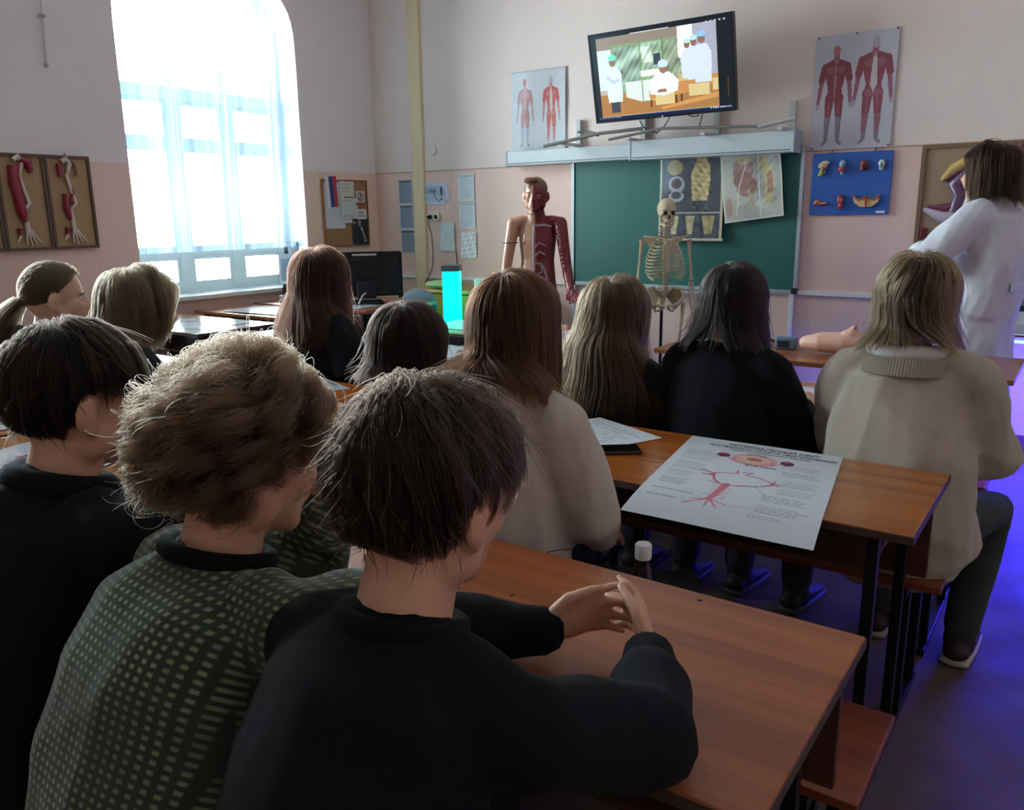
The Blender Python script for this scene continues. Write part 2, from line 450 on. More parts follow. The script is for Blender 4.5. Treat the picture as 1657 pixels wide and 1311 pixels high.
def curtain(q, label, seed, hem=1.165):
    y0, y1, z0, zs, zt = q; r = random.Random(seed)
    x0 = XL - .03; W = y1 - y0; N, K = 260, 40; c = (y0 + y1) / 2
    ph = [(r.uniform(6, 11), r.uniform(0, 6), 1), (r.uniform(14, 20), r.uniform(0, 6), .6), (r.uniform(26, 40), r.uniform(0, 6), .3)]
    vs = []; fs = []
    for j in range(K + 1):
        t = j / K
        for i in range(N + 1):
            s = i / N; y = y0 + .006 + (W - .012) * s
            k = min(1, abs(y - c) / (W / 2)); top = zs + (zt - zs) * (max(0, 1 - k * k)) ** .31
            z = hem + (top - .01 - hem) * t
            ss = s + .05 * (t - .5) * math.sin(3 * s + seed)
            d = sum(a * math.sin(2 * PI * f * ss + p + .5 * t) for f, p, a in ph)
            d = math.copysign(abs(d) ** .7, d)
            x = x0 + .022 * d * (.75 + .35 * (1 - t)) + .01
            vs.append((x, y, z))
    for j in range(K):
        for i in range(N):
            a = j * (N + 1) + i; fs.append((a, a + 1, a + N + 2, a + N + 1))
    me = bpy.data.meshes.new('curtain'); me.from_pydata(vs, [], fs)
    o = link_mesh('sheer_curtain', me, M_SHEER, smooth=True, label=label, cat='curtain')
    hv = []; hf = []
    for i in range(N + 1):
        x, y, _ = vs[i]; hv += [(x + .002, y, hem - .002), (x + .002, y, hem + .042)]
    for i in range(N): hf.append((2 * i, 2 * i + 2, 2 * i + 3, 2 * i + 1))
    me = bpy.data.meshes.new('hem'); me.from_pydata(hv, [], hf)
    link_mesh('hem', me, M_SHEER, o, smooth=True)
curtain(WINS[0], 'long sheer white curtain with a hem, hanging in the arched window', 3)
curtain(WINS[1], 'unseen sheer white curtain added to dim the second arched window, left of the class', 8)  # added out of view to cut the daylight from this window
# ================================================================ DESKS
def wood_mat(name, c1, c2, rough=0.3, coat=0.4, seed=0.0, axis=0, stretch=22.0):
    m = bpy.data.materials.new(name); m.use_nodes = True; nt = m.node_tree; b = nt.nodes['Principled BSDF']
    tc = nt.nodes.new('ShaderNodeTexCoord'); mp = nt.nodes.new('ShaderNodeMapping'); mp.inputs['Location'].default_value = (seed, seed * .7, seed * .3)
    sc_ = [stretch] * 3; sc_[axis] = 1.1; mp.inputs['Scale'].default_value = sc_
    nt.links.new(tc.outputs['Object'], mp.inputs[0])
    n = nt.nodes.new('ShaderNodeTexNoise'); n.inputs['Scale'].default_value = 1.0; n.inputs['Detail'].default_value = 9; n.inputs['Roughness'].default_value = .62
    nt.links.new(mp.outputs[0], n.inputs['Vector'])
    mp2 = nt.nodes.new('ShaderNodeMapping'); s2 = [90.0] * 3; s2[axis] = 3.0; mp2.inputs['Scale'].default_value = s2; nt.links.new(tc.outputs['Object'], mp2.inputs[0])
    n2 = nt.nodes.new('ShaderNodeTexNoise'); n2.inputs['Scale'].default_value = 1.6; n2.inputs['Detail'].default_value = 4; nt.links.new(mp2.outputs[0], n2.inputs['Vector'])
    ad = nt.nodes.new('ShaderNodeMath'); ad.operation = 'MULTIPLY_ADD'; ad.inputs[1].default_value = .35; nt.links.new(n2.outputs['Fac'], ad.inputs[0]); nt.links.new(n.outputs['Fac'], ad.inputs[2])
    r = nt.nodes.new('ShaderNodeValToRGB'); r.color_ramp.elements[0].position = .47; r.color_ramp.elements[1].position = .80
    r.color_ramp.elements[0].color = (*lin(c2), 1); r.color_ramp.elements[1].color = (*lin(c1), 1)
    nt.links.new(ad.outputs[0], r.inputs[0]); nt.links.new(r.outputs[0], b.inputs['Base Color'])
    b.inputs['Roughness'].default_value = rough; b.inputs['Coat Weight'].default_value = coat; b.inputs['Coat Roughness'].default_value = .12
    bp = nt.nodes.new('ShaderNodeBump'); bp.inputs['Strength'].default_value = .12; bp.inputs['Distance'].default_value = .001
    nt.links.new(n2.outputs['Fac'], bp.inputs['Height']); nt.links.new(bp.outputs['Normal'], b.inputs['Normal'])
    return m
M_TOP1 = wood_mat('desk_veneer_near', 'a2572a', '7c3a18', .40, .22)
M_TOP2 = wood_mat('desk_veneer_orange', 'b0641f', '924a12', .26, .5, 3.1)
M_TOP3 = wood_mat('desk_veneer_pale', 'b47c4a', '9a6234', .14, .9, 5.2)
M_BENCH = wood_mat('bench_board', '8a4024', '662a16', .45, .15, 8.0)
M_PANEL = wood_mat('dark_board', '5a3426', '3c2018', .5, .1, 2.0)
M_EDGE = mat('edge_band', '4a382f', .5)
M_STEEL = mat('black_steel', '16161a', .38, .3)
M_GREYST = mat('grey_steel', '70747c', .35, .7)
TH = .76

def desk(x0, x1, y0, y1, top, label, bench=True, group=None, shelf=True):
    """school desk: x0<x1; the bench for the row is fixed to the far side of the desk, the desk board is its back"""
    root = empty('school_desk', ((x0 + x1) / 2, (y0 + y1) / 2, 0), label=label, cat='desk', group=group)
    hx, hy = (x1 - x0) / 2, (y1 - y0) / 2
    t = MB().bbox(-hx, hx, -hy, hy, TH - .020, TH, .0025).build('tabletop', top, root)
    e = MB()
    for (a, b, c, d) in ((-hx - .0012, hx + .0012, -hy - .0014, -hy + .001), (-hx - .0012, hx + .0012, hy - .001, hy + .0014), (-hx - .0014, -hx + .001, -hy, hy), (hx - .001, hx + .0014, -hy, hy)):
        e.box(a, b, c, d, TH - .0195, TH - .003)
    e.build('edge_band', M_EDGE, t)
    for s in (-1, 1):
        xx = s * (hx - .085)
        for yy in (-hy + .07, hy - .04):
            MB().bbox(xx - .0125, xx + .0125, yy - .0125, yy + .0125, 0.025, TH - .02, .002).build('leg', M_STEEL, root)
        far = hy + .36 if bench else hy
        MB().bbox(xx - .0125, xx + .0125, -hy + .02, far, .0, .025, .002).build('foot_rail', M_STEEL, root)
        MB().box(xx - .010, xx + .010, -hy + .07, hy - .04, TH - .05, TH - .021).build('rail', M_STEEL, root)
        if bench:
            MB().bbox(xx - .0125, xx + .0125, hy + .08, hy + .105, .025, .42, .002).build('bench_leg', M_STEEL, root)
            MB().bbox(xx - .0125, xx + .0125, hy + .29, hy + .315, .025, .42, .002).build('bench_leg', M_STEEL, root)
            MB().box(xx - .0125, xx + .0125, hy + .02, hy + .34, .395, .42).build('rail', M_STEEL, root)
    if shelf:
        MB().bbox(-hx + .1, hx - .1, -hy + .10, hy - .05, TH - .15, TH - .135, .002).build('shelf', M_PANEL, root)
    MB().bbox(-hx + .03, hx - .03, hy + .005, hy + .023, .47 if bench else .42, TH - .03, .002).build('back_panel', M_PANEL, root)
    if bench:
        b = MB().bbox(-hx - .005, hx + .005, hy + .03, hy + .335, .42, .44, .003).build('bench_seat', M_BENCH, root)
    return root

ROWS = [(.76, 1.246), (1.716, 2.202), (2.67, 3.16), (3.50, 4.12)]
desk(-1.42, -.225, *ROWS[0], M_TOP1, 'near right school desk with black steel legs, where the boy in black rests his hands')
desk(-1.42, -.24, *ROWS[1], M_TOP2, 'orange veneer school desk carrying the large artery poster and the phone')
desk(-1.42, -.24, *ROWS[2], M_TOP2, 'school desk in front of the girls in black and beige tops, mostly hidden by them')
desk(-2.66, -1.45, *ROWS[0], M_TOP3, 'glossy school desk beside the curly haired boy, bright with window glare')
desk(-2.66, -1.45, *ROWS[1], M_TOP2, 'orange school desk with a red printed sheet, behind the long red haired girl', bench=False)
desk(-3.90, -2.69, *ROWS[0], M_TOP2, 'school desk at the far left edge of the view, behind the boy in black')
desk(-3.90, -2.69, *ROWS[1], M_TOP3, 'school desk in front of the blonde girl at left', bench=False)
desk(-2.66, -1.45, *ROWS[2], M_TOP3, 'pale glossy school desk seen between the bobbed girl and the hoodie girl, nearer one')
desk(-3.90, -2.69, *ROWS[2], M_TOP3, 'pale glossy school desk in front of the long red haired girl')
desk(-3.22, -2.02, ROWS[3][0], ROWS[3][1], M_TOP3, 'pale front row desk covered with sheets, in front of the muscle mannequin', bench=False)
desk(-5.33, -4.13, 2.73, 3.29, M_TOP3, 'glossy desk under the window covered with film and sheets', bench=False)

# long pale table with the monitor
def plain_table(x0, x1, y0, y1, z, top, label, legs=M_STEEL, apron='5d4030', front=False):
    root = empty('table', ((x0 + x1) / 2, (y0 + y1) / 2, 0), label=label, cat='table'); hx, hy = (x1 - x0) / 2, (y1 - y0) / 2
    MB().bbox(-hx, hx, -hy, hy, z - .024, z, .003).build('tabletop', top, root)
    for sx in (-1, 1):
        for sy in (-1, 1):
            MB().bbox(sx * (hx - .06) - .015, sx * (hx - .06) + .015, sy * (hy - .06) - .015, sy * (hy - .06) + .015, 0, z - .024, .002).build('leg', legs, root)
    a = mat('apron_' + apron, apron, .5)
    MB().box(-hx + .05, hx - .05, -hy + .09, -hy + .108, z - .12 - (.3 if front else 0), z - .03).build('apron', a, root)
    MB().box(-hx + .05, hx - .05, -hy + .05, -hy + .068, z - .09, z - .024).build('apron', a, root)
    return root
t = plain_table(-5.33, -4.10, 4.03, 4.78, TH, wood_mat('reddish_top', '8c5238', '6b3a28', .3, .4, 7), 'brown corner table that carries the computer monitor', front=True)
o = MB().bbox(.32, .58, -.39, -.37, TH - .15, TH - .03, .004).build('drawer', M_PANEL, t); MB().cyl((.45, -.39, TH - .09), (.45, -.41, TH - .09), .008).build('knob', M_GREYST, o)
t = plain_table(-5.30, -4.28, 3.50, 3.98, TH - .005, M_TOP3, 'glossy table by the window sill in front of the corner table')
# teacher's long table
tt = empty('teacher_table', (-.965, 3.87, 0), label="long brown demonstration table in front of the standing woman", cat='table')
M_TTOP = wood_mat('teacher_top', '9a5f38', '6e3f24', .3, .4, 9)
MB().bbox(-.75, .75, -.28, .28, TH - .022, TH, .003).build('tabletop', M_TTOP, tt)
for sx in (-1, 1):
    for sy in (-1, 1):
        MB().bbox(sx * .66 - .0125, sx * .66 + .0125, sy * .2 - .0125, sy * .2 + .0125, .025, TH - .022, .002).build('leg', M_STEEL, tt)
    MB().bbox(sx * .66 - .0125, sx * .66 + .0125, -.24, .24, 0, .025, .002).build('foot_rail', M_STEEL, tt)
    MB().box(sx * .66 - .01, sx * .66 + .01, -.24, .24, TH - .05, TH - .022).build('rail', M_STEEL, tt)
MB().box(-.65, .65, .18, .192, TH - .10, TH - .03).build('rail', M_STEEL, tt)

# yellow school desk by the front wall with a green cushion, grey chair, bubble lamp
M_YEL = wood_mat('yellow_board', 'b0923c', '98782e', .4, .3, 4)
yd = empty('yellow_cabinet', (-4.14, 5.20, 0), label='yellow wooden cabinet desk against the front wall behind the glowing lamp', cat='cabinet')
MB().bbox(-.40, .46, -.22, .27, .80, .825, .003).build('tabletop', M_YEL, yd)
MB().bbox(-.38, -.36, -.20, .25, 0, .80, .002).build('side_panel', M_YEL, yd)
MB().bbox(.42, .44, -.20, .25, 0, .80, .002).build('side_panel', wood_mat('brown_yellow_board', 'a8803c', '805c28', .4, .3, 1), yd)
MB().bbox(-.36, .42, -.195, -.175, .05, .79, .002).build('front_panel', M_YEL, yd)
cu = MB().ball((0, 0, 0), (.17, .12, .035), 20).build('seat_cushion', mat('green_cloth', '7f9a6a', .9, var=.1), smooth=True, label='flat green cushion lying on the yellow cabinet', cat='cushion')
cu.location = (-4.27, 5.08, .86)
bx = MB().bbox(-.06, .06, -.05, .05, 0, .10, .01).build('plastic_box', mat('frosted_plastic', 'dfe4e2', .3), label='small frosted plastic box on the yellow cabinet right of the glowing lamp', cat='box')
bx.location = (-3.86, 5.06, .826)

lp = empty('bubble_lamp', (-4.02, 4.87, 0), rz=math.radians(28), label='tall square lamp glowing turquoise with a dark grey cap', cat='lamp')
MB().bbox(-.085, .085, -.085, .085, 0, .52, .006).build('base', mat('lamp_base', '3a3d44', .5), lp)
MB().bbox(-.062, .062, -.062, .062, .52, .985, .004).build('lamp_shade', mat('turquoise_glow', '19e8c4', .4, emit='00f0c0', estr=1.25), lp)
MB().bbox(-.068, .068, -.068, .068, .985, 1.03, .004).build('cap', mat('lamp_cap', '5b6066', .5), lp)
lamp('lamp_glow', 'POINT', (-4.02, 4.73, .78), .5, (0.05, 1, .75), .08)

gc = empty('office_chair', (-4.36, 4.68, 0), rz=.0, label='grey padded chair with a rounded back beside the monitor', cat='chair')
M_GCH = mat('grey_upholstery', '525c68', .8, var=.08)
MB().ball((0, .19, .72), (.19, .035, .12), 20).build('backrest', M_GCH, gc, smooth=True)
MB().ball((0, 0, .46), (.22, .21, .05), 20).build('seat', M_GCH, gc, smooth=True)
MB().tube([(0, .19, .7), (0, .2, .5), (0, .05, .42)], .02).build('back_support', M_STEEL, gc)
MB().cyl((0, 0, .1), (0, 0, .43), .025).build('column', M_STEEL, gc)
for k in range(5):
    a = 2 * PI * k / 5
    g = MB().tube([(0, 0, .1), (.24 * math.cos(a), .24 * math.sin(a), .07)], [.022, .016]).build('leg', M_STEEL, gc)
    MB().ball((.24 * math.cos(a), .24 * math.sin(a), .03), .03).build('caster', M_STEEL, g, smooth=True)

# red plastic chair behind the long red haired girl
rc = empty('red_chair', (-2.93, 2.37, 0), rz=-.05, label='red plastic chair with an open back beside the long red haired girl', cat='chair')
M_RED = mat('red_plastic', 'a0202c', .3, coat=.3)
s = MB()
s.tube([(-.17, -.02, .56), (-.18, -.05, .66), (-.15, -.06, .80), (-.06, -.065, .83), (.06, -.065, .83), (.15, -.06, .80), (.18, -.05, .66), (.17, -.02, .56)], .024, 12)
s.bbox(-.15, .15, -.07, -.045, .76, .83, .01)
s.build('backrest', M_RED, rc, smooth=True)
MB().bbox(-.13, .13, -.062, -.05, .60, .72, .004).build('back_panel', mat('dark_grey_plastic', '43474c', .4), rc)
MB().ball((0, .16, .44), (.2, .19, .022), 20).build('seat', M_RED, rc, smooth=True)
for sx in (-1, 1):
    MB().tube([(sx * .17, 0, .46), (sx * .19, -.03, .0)], .011).build('leg', M_STEEL, rc)
    MB().tube([(sx * .17, .3, .44), (sx * .19, .32, .0)], .011).build('leg', M_STEEL, rc)
# ---- blue lit cart at the right edge
ct = empty('equipment_cart', (.02, 5.15, 0), label='white equipment cart with a blue light strip at the right edge of the view', cat='cart')
M_CW = mat('cart_white', 'e2e2ee', .35)
MB().bbox(-.42, .6, -.22, .22, .88, .91, .005).build('shelf', mat('cart_dark', '20202a', .4), ct)
MB().bbox(-.42, .6, -.22, .22, .74, .765, .005).build('shelf', M_CW, ct)
MB().box(-.40, .58, .20, .21, .765, .88).build('back_panel', M_CW, ct)
MB().box(-.42, .6, -.224, -.22, .75, .758).build('edge_band', mat('dark_red', '6a1020', .4), ct)
for sx in (-.40, .58):
    for sy in (-.2, .2): MB().bbox(sx - .012, sx + .012, sy - .012, sy + .012, 0, .88, .002).build('leg', mat('cart_dark', '20202a', .4), ct)
MB().box(-.40, .58, -.20, -.185, .715, .727).build('light_strip', mat('blue_led', '4090ff', .4, emit='3a8cff', estr=14.0), ct)
lamp('blue_strip_light', 'AREA', (.09, 4.98, .70), 110, (.03, .02, 1), .95, .02, (0, 0, 0))
# curved chrome hand rail of an exam stool near the right edge
st = empty('chrome_stool', (.16, 3.3, 0), label='chrome tube stool standing in the blue light at the right edge', cat='stool')
M_CHR = mat('chrome', 'c8ccd4', .12, 1.0)
MB().tube([(-.235, -.05, .40), (-.20, -.06, .44), (-.1, -.06, .475), (.02, -.06, .48)], .012).build('rail', M_CHR, st, smooth=True)
MB().lathe([(.16, .48), (.175, .49), (.175, .53), (.15, .545)], 28).build('seat', mat('stool_black', '1a1a20', .5), st, smooth=True)
for k in range(4):
    a = PI / 4 + PI / 2 * k
    MB().tube([(.1 * math.cos(a), .1 * math.sin(a), .48), (.2 * math.cos(a), .2 * math.sin(a), 0)], .011).build('leg', M_CHR, st)

# ================================================================ THINGS ON THE FRONT WALL
W0 = YF   # wall face
gb = empty('chalkboard', (-2.465, W0, .885), label='green chalkboard in an aluminium frame on the front wall', cat='chalkboard')
hx = .845
MB().box(-hx, hx, -.022, -.006, 0, .92).build('board_face', mat('chalk_green', '27665c', .5, var=.06, vscale=3), gb)
M_ALU = mat('aluminium', 'c8d2d8', .35, .5)
for a in ((-hx - .015, -hx + .008, 0, .92), (hx - .008, hx + .015, 0, .92)):
    MB().box(a[0], a[1], -.03, -.003, a[2], a[3]).build('frame', M_ALU, gb)
MB().box(-hx - .015, hx + .015, -.03, -.003, -.016, .006).build('frame', M_ALU, gb)
for sx in (-1, 1):
    MB().bbox(sx * hx - .02, sx * hx + .02, -.034, -.002, -.02, .02, .004).build('corner_cap', mat('corner_black', '202228', .5), gb)
MB().bbox(-.62, .35, -.085, -.03, -.045, -.028, .004).build('chalk_tray', M_ALU, gb)
MB().bbox(-hx - .01, -hx + .02, -.03, -.004, -.885, -.015, .003).build('leg', M_WHITE, gb)
MB().bbox(hx - .03, hx, -.03, -.004, -.885, -.015, .003).build('leg', M_WHITE, gb)

def housing(x0, x1, z0, z1, y0, label):
    r = empty('screen_housing', ((x0 + x1) / 2, W0, z0), label=label, cat='projection screen'); h = (x1 - x0) / 2
    MB().bbox(-h, h, -y0, -.03, 0, z1 - z0, .006).build('case', mat('housing_white', 'ccd6da', .4), r)
    MB().box(-h + .02, h - .02, -y0 - .004, -y0 + .001, .012, .018).build('slot', mat('slot_grey', '7a8488', .5), r)
    for sx in (-1, 1): MB().bbox(sx * h - .008, sx * h + .008, -y0 - .003, -.028, -.004, z1 - z0 + .004, .003).build('end_cap', mat('endcap', 'aeb8bc', .4), r)
    return r
housing(-3.86, -2.775, 1.765, 1.87, .12, 'white rolled projection screen case under the TV, left one')
housing(-2.765, -1.64, 1.755, 1.885, .17, 'white rolled projection screen case above the green chalkboard, right one')
# wall brackets that carry the cases and the TV rail
M_BRK = mat('bracket_white', 'c2c4c2', .4)
for (u, lab) in ((936, 'white steel wall bracket left of the TV'), (1041, 'white steel wall bracket under the middle of the TV'), (1160, 'white steel wall bracket under the right part of the TV'), (1282, 'white steel wall bracket right of the TV')):
    p = at(u, 190, y=W0 - .03)
    r = empty('wall_bracket', (p.x, W0, 1.90), label=lab, cat='bracket', group=None)
    MB().bbox(-.02, .02, -.035, 0, -.02, .17, .003).build('upright', M_BRK, r)
    MB().bbox(-.015, .015, -.26, -.02, -.02, .0, .003).build('arm', M_BRK, r)
def bar(name, pts, rr, m, label, cat): return MB().tube(pts, rr, 10).build(name, m, smooth=True, label=label, cat=cat)
bar('steel_bar', [at(880, 237, y=W0 - .30), at(970, 216, y=W0 - .24), at(1040, 208, y=W0 - .20)], .012, mat('bar_grey', '8f8c88', .4, .4), 'grey steel bar lying slanted on the left screen case', 'bar')
bar('steel_bar', [at(985, 226, y=W0 - .27), at(1070, 208, y=W0 - .22), at(1230, 204, y=W0 - .20)], .010, mat('bar_grey', '8f8c88', .4, .4), 'thin grey steel bar lying along the right screen case', 'bar')
bar('steel_bar', [at(1226, 206, y=W0 - .22), at(1285, 192, y=W0 - .18)], .012, M_BRK, 'short pale bar beside the right wall bracket', 'bar')
bar('pull_rod', [at(935, 214, y=W0 - .2), at(950, 213, y=W0 - .2), at(968, 218, y=W0 - .24)], [.008, .009, .014], mat('rod_dark', '4b4744', .4), 'short dark rod poking out beside the left wall bracket', 'rod')

# ---- TV
bl, br = at(967, 200, y=5.24), at(1193, 178, y=5.24)
ex = (br - bl).normalized(); tl = at(953, 57, y=5.12); ez = (tl - bl); ez = (ez - ex * ez.dot(ex)).normalized(); ey = ez.cross(ex)
TW, THh = (br - bl).length, (tl - bl).length
tv = empty('television', (bl + br) / 2, label='large wall television tilted downwards, showing people in white coats', cat='television')
tv.matrix_world = Matrix(((ex.x, ey.x, ez.x, tv.location.x), (ex.y, ey.y, ez.y, tv.location.y), (ex.z, ey.z, ez.z, tv.location.z), (0, 0, 0, 1)))
MB().bbox(-TW / 2, TW / 2, -.012, .03, 0, THh, .005).build('case', mat('tv_black', '121418', .25), tv)
MB().bbox(-TW * .36, TW * .36, .03, .07, THh * .1, THh * .8, .012).build('back_cover', mat('tv_back', '1b1c20', .5), tv)
fr = MB(); b_ = .012
for a in ((-TW / 2, TW / 2, 0, .016), (-TW / 2, TW / 2, THh - b_, THh), (-TW / 2, -TW / 2 + b_, .016, THh - b_), (TW / 2 - b_, TW / 2, .016, THh - b_)):
    fr.box(a[0], a[1], -.018, -.011, a[2], a[3])
fr.build('bezel', mat('bezel_steel', '3a4048', .25, .6), tv)
P = Print(TW - .024, THh - .03, .0042, '20242a')
P.rect(0, 0, 1, 1, '1c2128'); P.rect(.045, .035, .90, .96, 'b7a79a')
P.rect(.045, .70, .90, .96, '8d8074'); P.rect(.045, .35, .28, .82, 'cdd6d8'); P.rect(.045, .04, .90, .30, 'a87848')
P.rect(.15, .30, .70, .86, '7e9a70'); P.rect(.16, .32, .36, .83, '8fa695'); P.rect(.37, .50, .52, .84, '9db8a0'); P.rect(.38, .62, .45, .80, 'c8d6c4'); P.rect(.46, .58, .515, .70, '39434a'); P.rect(.53, .40, .69, .84, '8d9a80')
P.noise(.55, 60, 2, (P.X > .16) & (P.X < .69) & (P.Y > .40) & (P.Y < .83))
for x_ in (.36, .525, .69): P.rect(x_, .30, x_ + .008, .86, '5a8a48')
P.rect(.37, .50, .53, .51, '4f7a44'); P.rect(.24, .18, .50, .42, 'd5dcd4'); P.rect(.36, .16, .37, .42, '8a9a88')
P.rect(.64, .62, .74, .96, 'f2f6f4'); P.rect(.74, .30, .90, .96, 'a8a8b6'); P.rect(.36, .46, .52, .53, 'e8ecd8')
P.poly([(.045, .04), (.045, .20), (.22, .26), (.45, .12), (.5, .04)], 'a67444')
for (x_, y_) in ((.40, .30), (.62, .33), (.76, .34)):
    P.rect(x_ + .02, y_ - .2, x_ + .03, y_, '5a3c20'); P.rect(x_ + .20, y_ - .2, x_ + .21, y_, '5a3c20')
P.poly([(.41, .26), (.70, .40), (.90, .40), (.90, .30), (.66, .22), (.42, .18)], 'c48a50')
P.poly([(.50, .06), (.90, .14), (.90, .20), (.50, .09)], 'cc9458')
for (x_, y_) in ((.455, .12), (.70, .18), (.86, .22), (.70, .38)): P.rect(x_, y_, x_ + .14 if x_ < .85 else .9, y_ + .13, 'd6c088'); 
P.rect(.63, .36, .70, .44, 'ccb480')
def tvp(x, y, s, cap='b9e0dc'):
    P.poly([(x - .045 * s, y), (x - .055 * s, y + .28 * s), (x - .03 * s, y + .36 * s), (x + .03 * s, y + .36 * s), (x + .055 * s, y + .28 * s), (x + .05 * s, y)], 'd3dde8')
    P.ell(x, y + .41 * s, .022 * s, .045 * s, '8a6a5c'); P.ell(x, y + .455 * s, .026 * s, .030 * s, cap)
P.rect(.12, .08, .19, .24, '3f444c'); tvp(.155, .20, 1.15, '6fd6b0'); P.line([(.11, .50), (.15, .44), (.19, .46)], .012, 'b9c4d0')
tvp(.70, .38, .9); tvp(.745, .36, 1.0); tvp(.80, .32, 1.15, '8fc0ea')
P.poly([(.42, .25), (.43, .42), (.50, .49), (.57, .48), (.63, .38), (.62, .26), (.52, .22)], 'eef2f6'); P.ell(.525, .52, .028, .05, '9a705c'); P.ell(.525, .58, .036, .045, 'c8dcf0'); P.ell(.51, .27, .035, .03, '9a705c'); P.rect(.46, .24, .56, .26, 'f6f6f0')
P.rect(0, .0, 1, .035, '16284c'); P.rect(.30, .90 + .06, .58, .97, 'e8e8e8')
for k in range(5): P.rect(.83 + k * .03, .955, .84 + k * .03, .97, 'c8ccd4')
for k in range(9): P.rect(.84 + k * .016, .012, .85 + k * .016, .028, 'c8ccd4')
for k in range(8): P.rect(.02 + k * .022, .012, .03 + k * .022, .026, 'a8b4c4')
me = P.mesh(lambda u, v: (u * P.w - P.w / 2, -.0135, v * P.h + .018))
link_mesh('screen', me, mat('tv_screen', '000000', .15, attr='Col', emit='ffffff', estr=.5), tv)
MB().cyl((0, -.0125, .008), (0, -.0195, .008), .006).build('power_button', mat('led_white', 'e8e8e8', .4), tv)
mb = MB().bbox(-.16, .16, .07, .10, THh * .2, THh * .72, .004); mb.build('mount', M_STEEL, tv)
wm = empty('tv_mount', (tv.location.x, W0, 2.3), label='black wall mount arm behind the television', cat='mount')
MB().bbox(-.12, .12, -.02, 0, -.15, .2, .004).build('plate', M_STEEL, wm); MB().tube([(0, -.01, .05), (0, -.2, .02)], .02).build('arm', M_STEEL, wm)
for k, (a, b, c) in enumerate((((1035, 195), (1045, 216), (1062, 214)), ((1085, 186), (1078, 205), (1062, 216)), ((1112, 184), (1120, 192), (1132, 186)), ((1137, 184), (1133, 200), (1130, 210)))):
    p = [at(a[0], a[1], y=5.28), at(b[0], b[1], y=5.32), at(c[0], c[1], y=5.34)]
    q = [p[0] * (1 - t) ** 2 + p[1] * 2 * t * (1 - t) + p[2] * t * t for t in [i / 8 for i in range(9)]]
    MB().tube(q, .0035, 6).build('cable', M_STEEL, smooth=True, cat='cable', label=['thin cable drooping under the left part of the TV', 'cable curving down left from the TV power button', 'short looped black cable under the TV', 'thin straight cable hanging under the right part of the TV'][k])
# ================================================================ PEOPLE
def ring_loft(mb, pts, rad, right=(1, 0, 0), n=14, cap0=True, cap1=True):
    """closed tube of elliptical rings; rad = list of (half width along 'right', half depth)"""
    pts = [Vector(p) for p in pts]; rad = [(r, r) if not isinstance(r, (tuple, list)) else r for r in rad]; R0 = Vector(right)
    P = []; m = len(pts)
    T = [(pts[min(i + 1, m - 1)] - pts[max(i - 1, 0)]).normalized() for i in range(m)]
    if cap0:
        for q in (1.2, .75): P.append((pts[0] - T[0] * min(rad[0]) * math.sin(q) * .8, (rad[0][0] * math.cos(q), rad[0][1] * math.cos(q)), T[0]))
    for i in range(m): P.append((pts[i], rad[i], T[i]))
    if cap1:
        for q in (.75, 1.2): P.append((pts[-1] + T[-1] * min(rad[-1]) * math.sin(q) * .8, (rad[-1][0] * math.cos(q), rad[-1][1] * math.cos(q)), T[-1]))
    vs = []; fs = []
    for p, r, t in P:
        u = R0 - t * R0.dot(t)
        if u.length < .2: u = Vector((0, 1, 0)) - t * t.y
        u.normalize(); v = t.cross(u)
        for k in range(n):
            a = 2 * PI * k / n; vs.append(p + u * math.cos(a) * r[0] + v * math.sin(a) * r[1])
    for i in range(len(P) - 1):
        for k in range(n):
            k2 = (k + 1) % n; fs.append((i * n + k, i * n + k2, (i + 1) * n + k2, (i + 1) * n + k))
    fs.append(tuple(range(n))[::-1]); fs.append(tuple(range((len(P) - 1) * n, len(P) * n)))
    mb.add(vs, fs)

def ell(mb, c, r, R=None, M=None, n=16):
    T = Matrix.Translation(c) @ (R.to_4x4() if R else Matrix.Identity(4))
    mb.ball((0, 0, 0), r, n, (M @ T) if M else T)

def fuse(mb, voxel, smooth=6, factor=.5):
    """one continuous skin over overlapping solids"""
    me = mb.mesh('tmp'); o = bpy.data.objects.new('tmp', me); COL.objects.link(o)
    md = o.modifiers.new('r', 'REMESH'); md.mode = 'VOXEL'; md.voxel_size = voxel
    if smooth: s = o.modifiers.new('s', 'SMOOTH'); s.iterations = smooth; s.factor = factor
    dg = bpy.context.evaluated_depsgraph_get(); out = bpy.data.meshes.new_from_object(o.evaluated_get(dg))
    bpy.data.objects.remove(o); bpy.data.meshes.remove(me)
    out.polygons.foreach_set('use_smooth', [True] * len(out.polygons))
    return out

def coords(me):
    a = np.empty(len(me.vertices) * 3); me.vertices.foreach_get('co', a); return a.reshape(-1, 3)
def normals(me):
    a = np.empty(len(me.vertices) * 3); me.vertices.foreach_get('normal', a); return a.reshape(-1, 3)
def set_coords(me, c): me.vertices.foreach_set('co', c.ravel()); me.update()

def folds(me, amp=.006, seed=0, sc3=(9, 9, 5), ridge=True):
    """cloth creases pushed into the surface"""
    c = coords(me); nn = normals(me); r = np.random.default_rng(seed); f = np.zeros(len(c)); S = np.array(sc3)
    for k in range(7):
        w_ = r.normal(0, 1, 3); w_ /= np.linalg.norm(w_); w_ *= r.uniform(.6, 1.9)
        ph = r.uniform(0, 6.28); warp = np.sin(c @ (r.normal(0, 1, 3) * S * .6) + r.uniform(0, 6)) * 1.3
        g = np.sin(c @ (w_ * S * 2.2) + ph + warp)
        f += (1 - 2 * np.abs(g)) if ridge else g
    f /= 4.0
    set_coords(me, c + nn * (amp * f)[:, None])

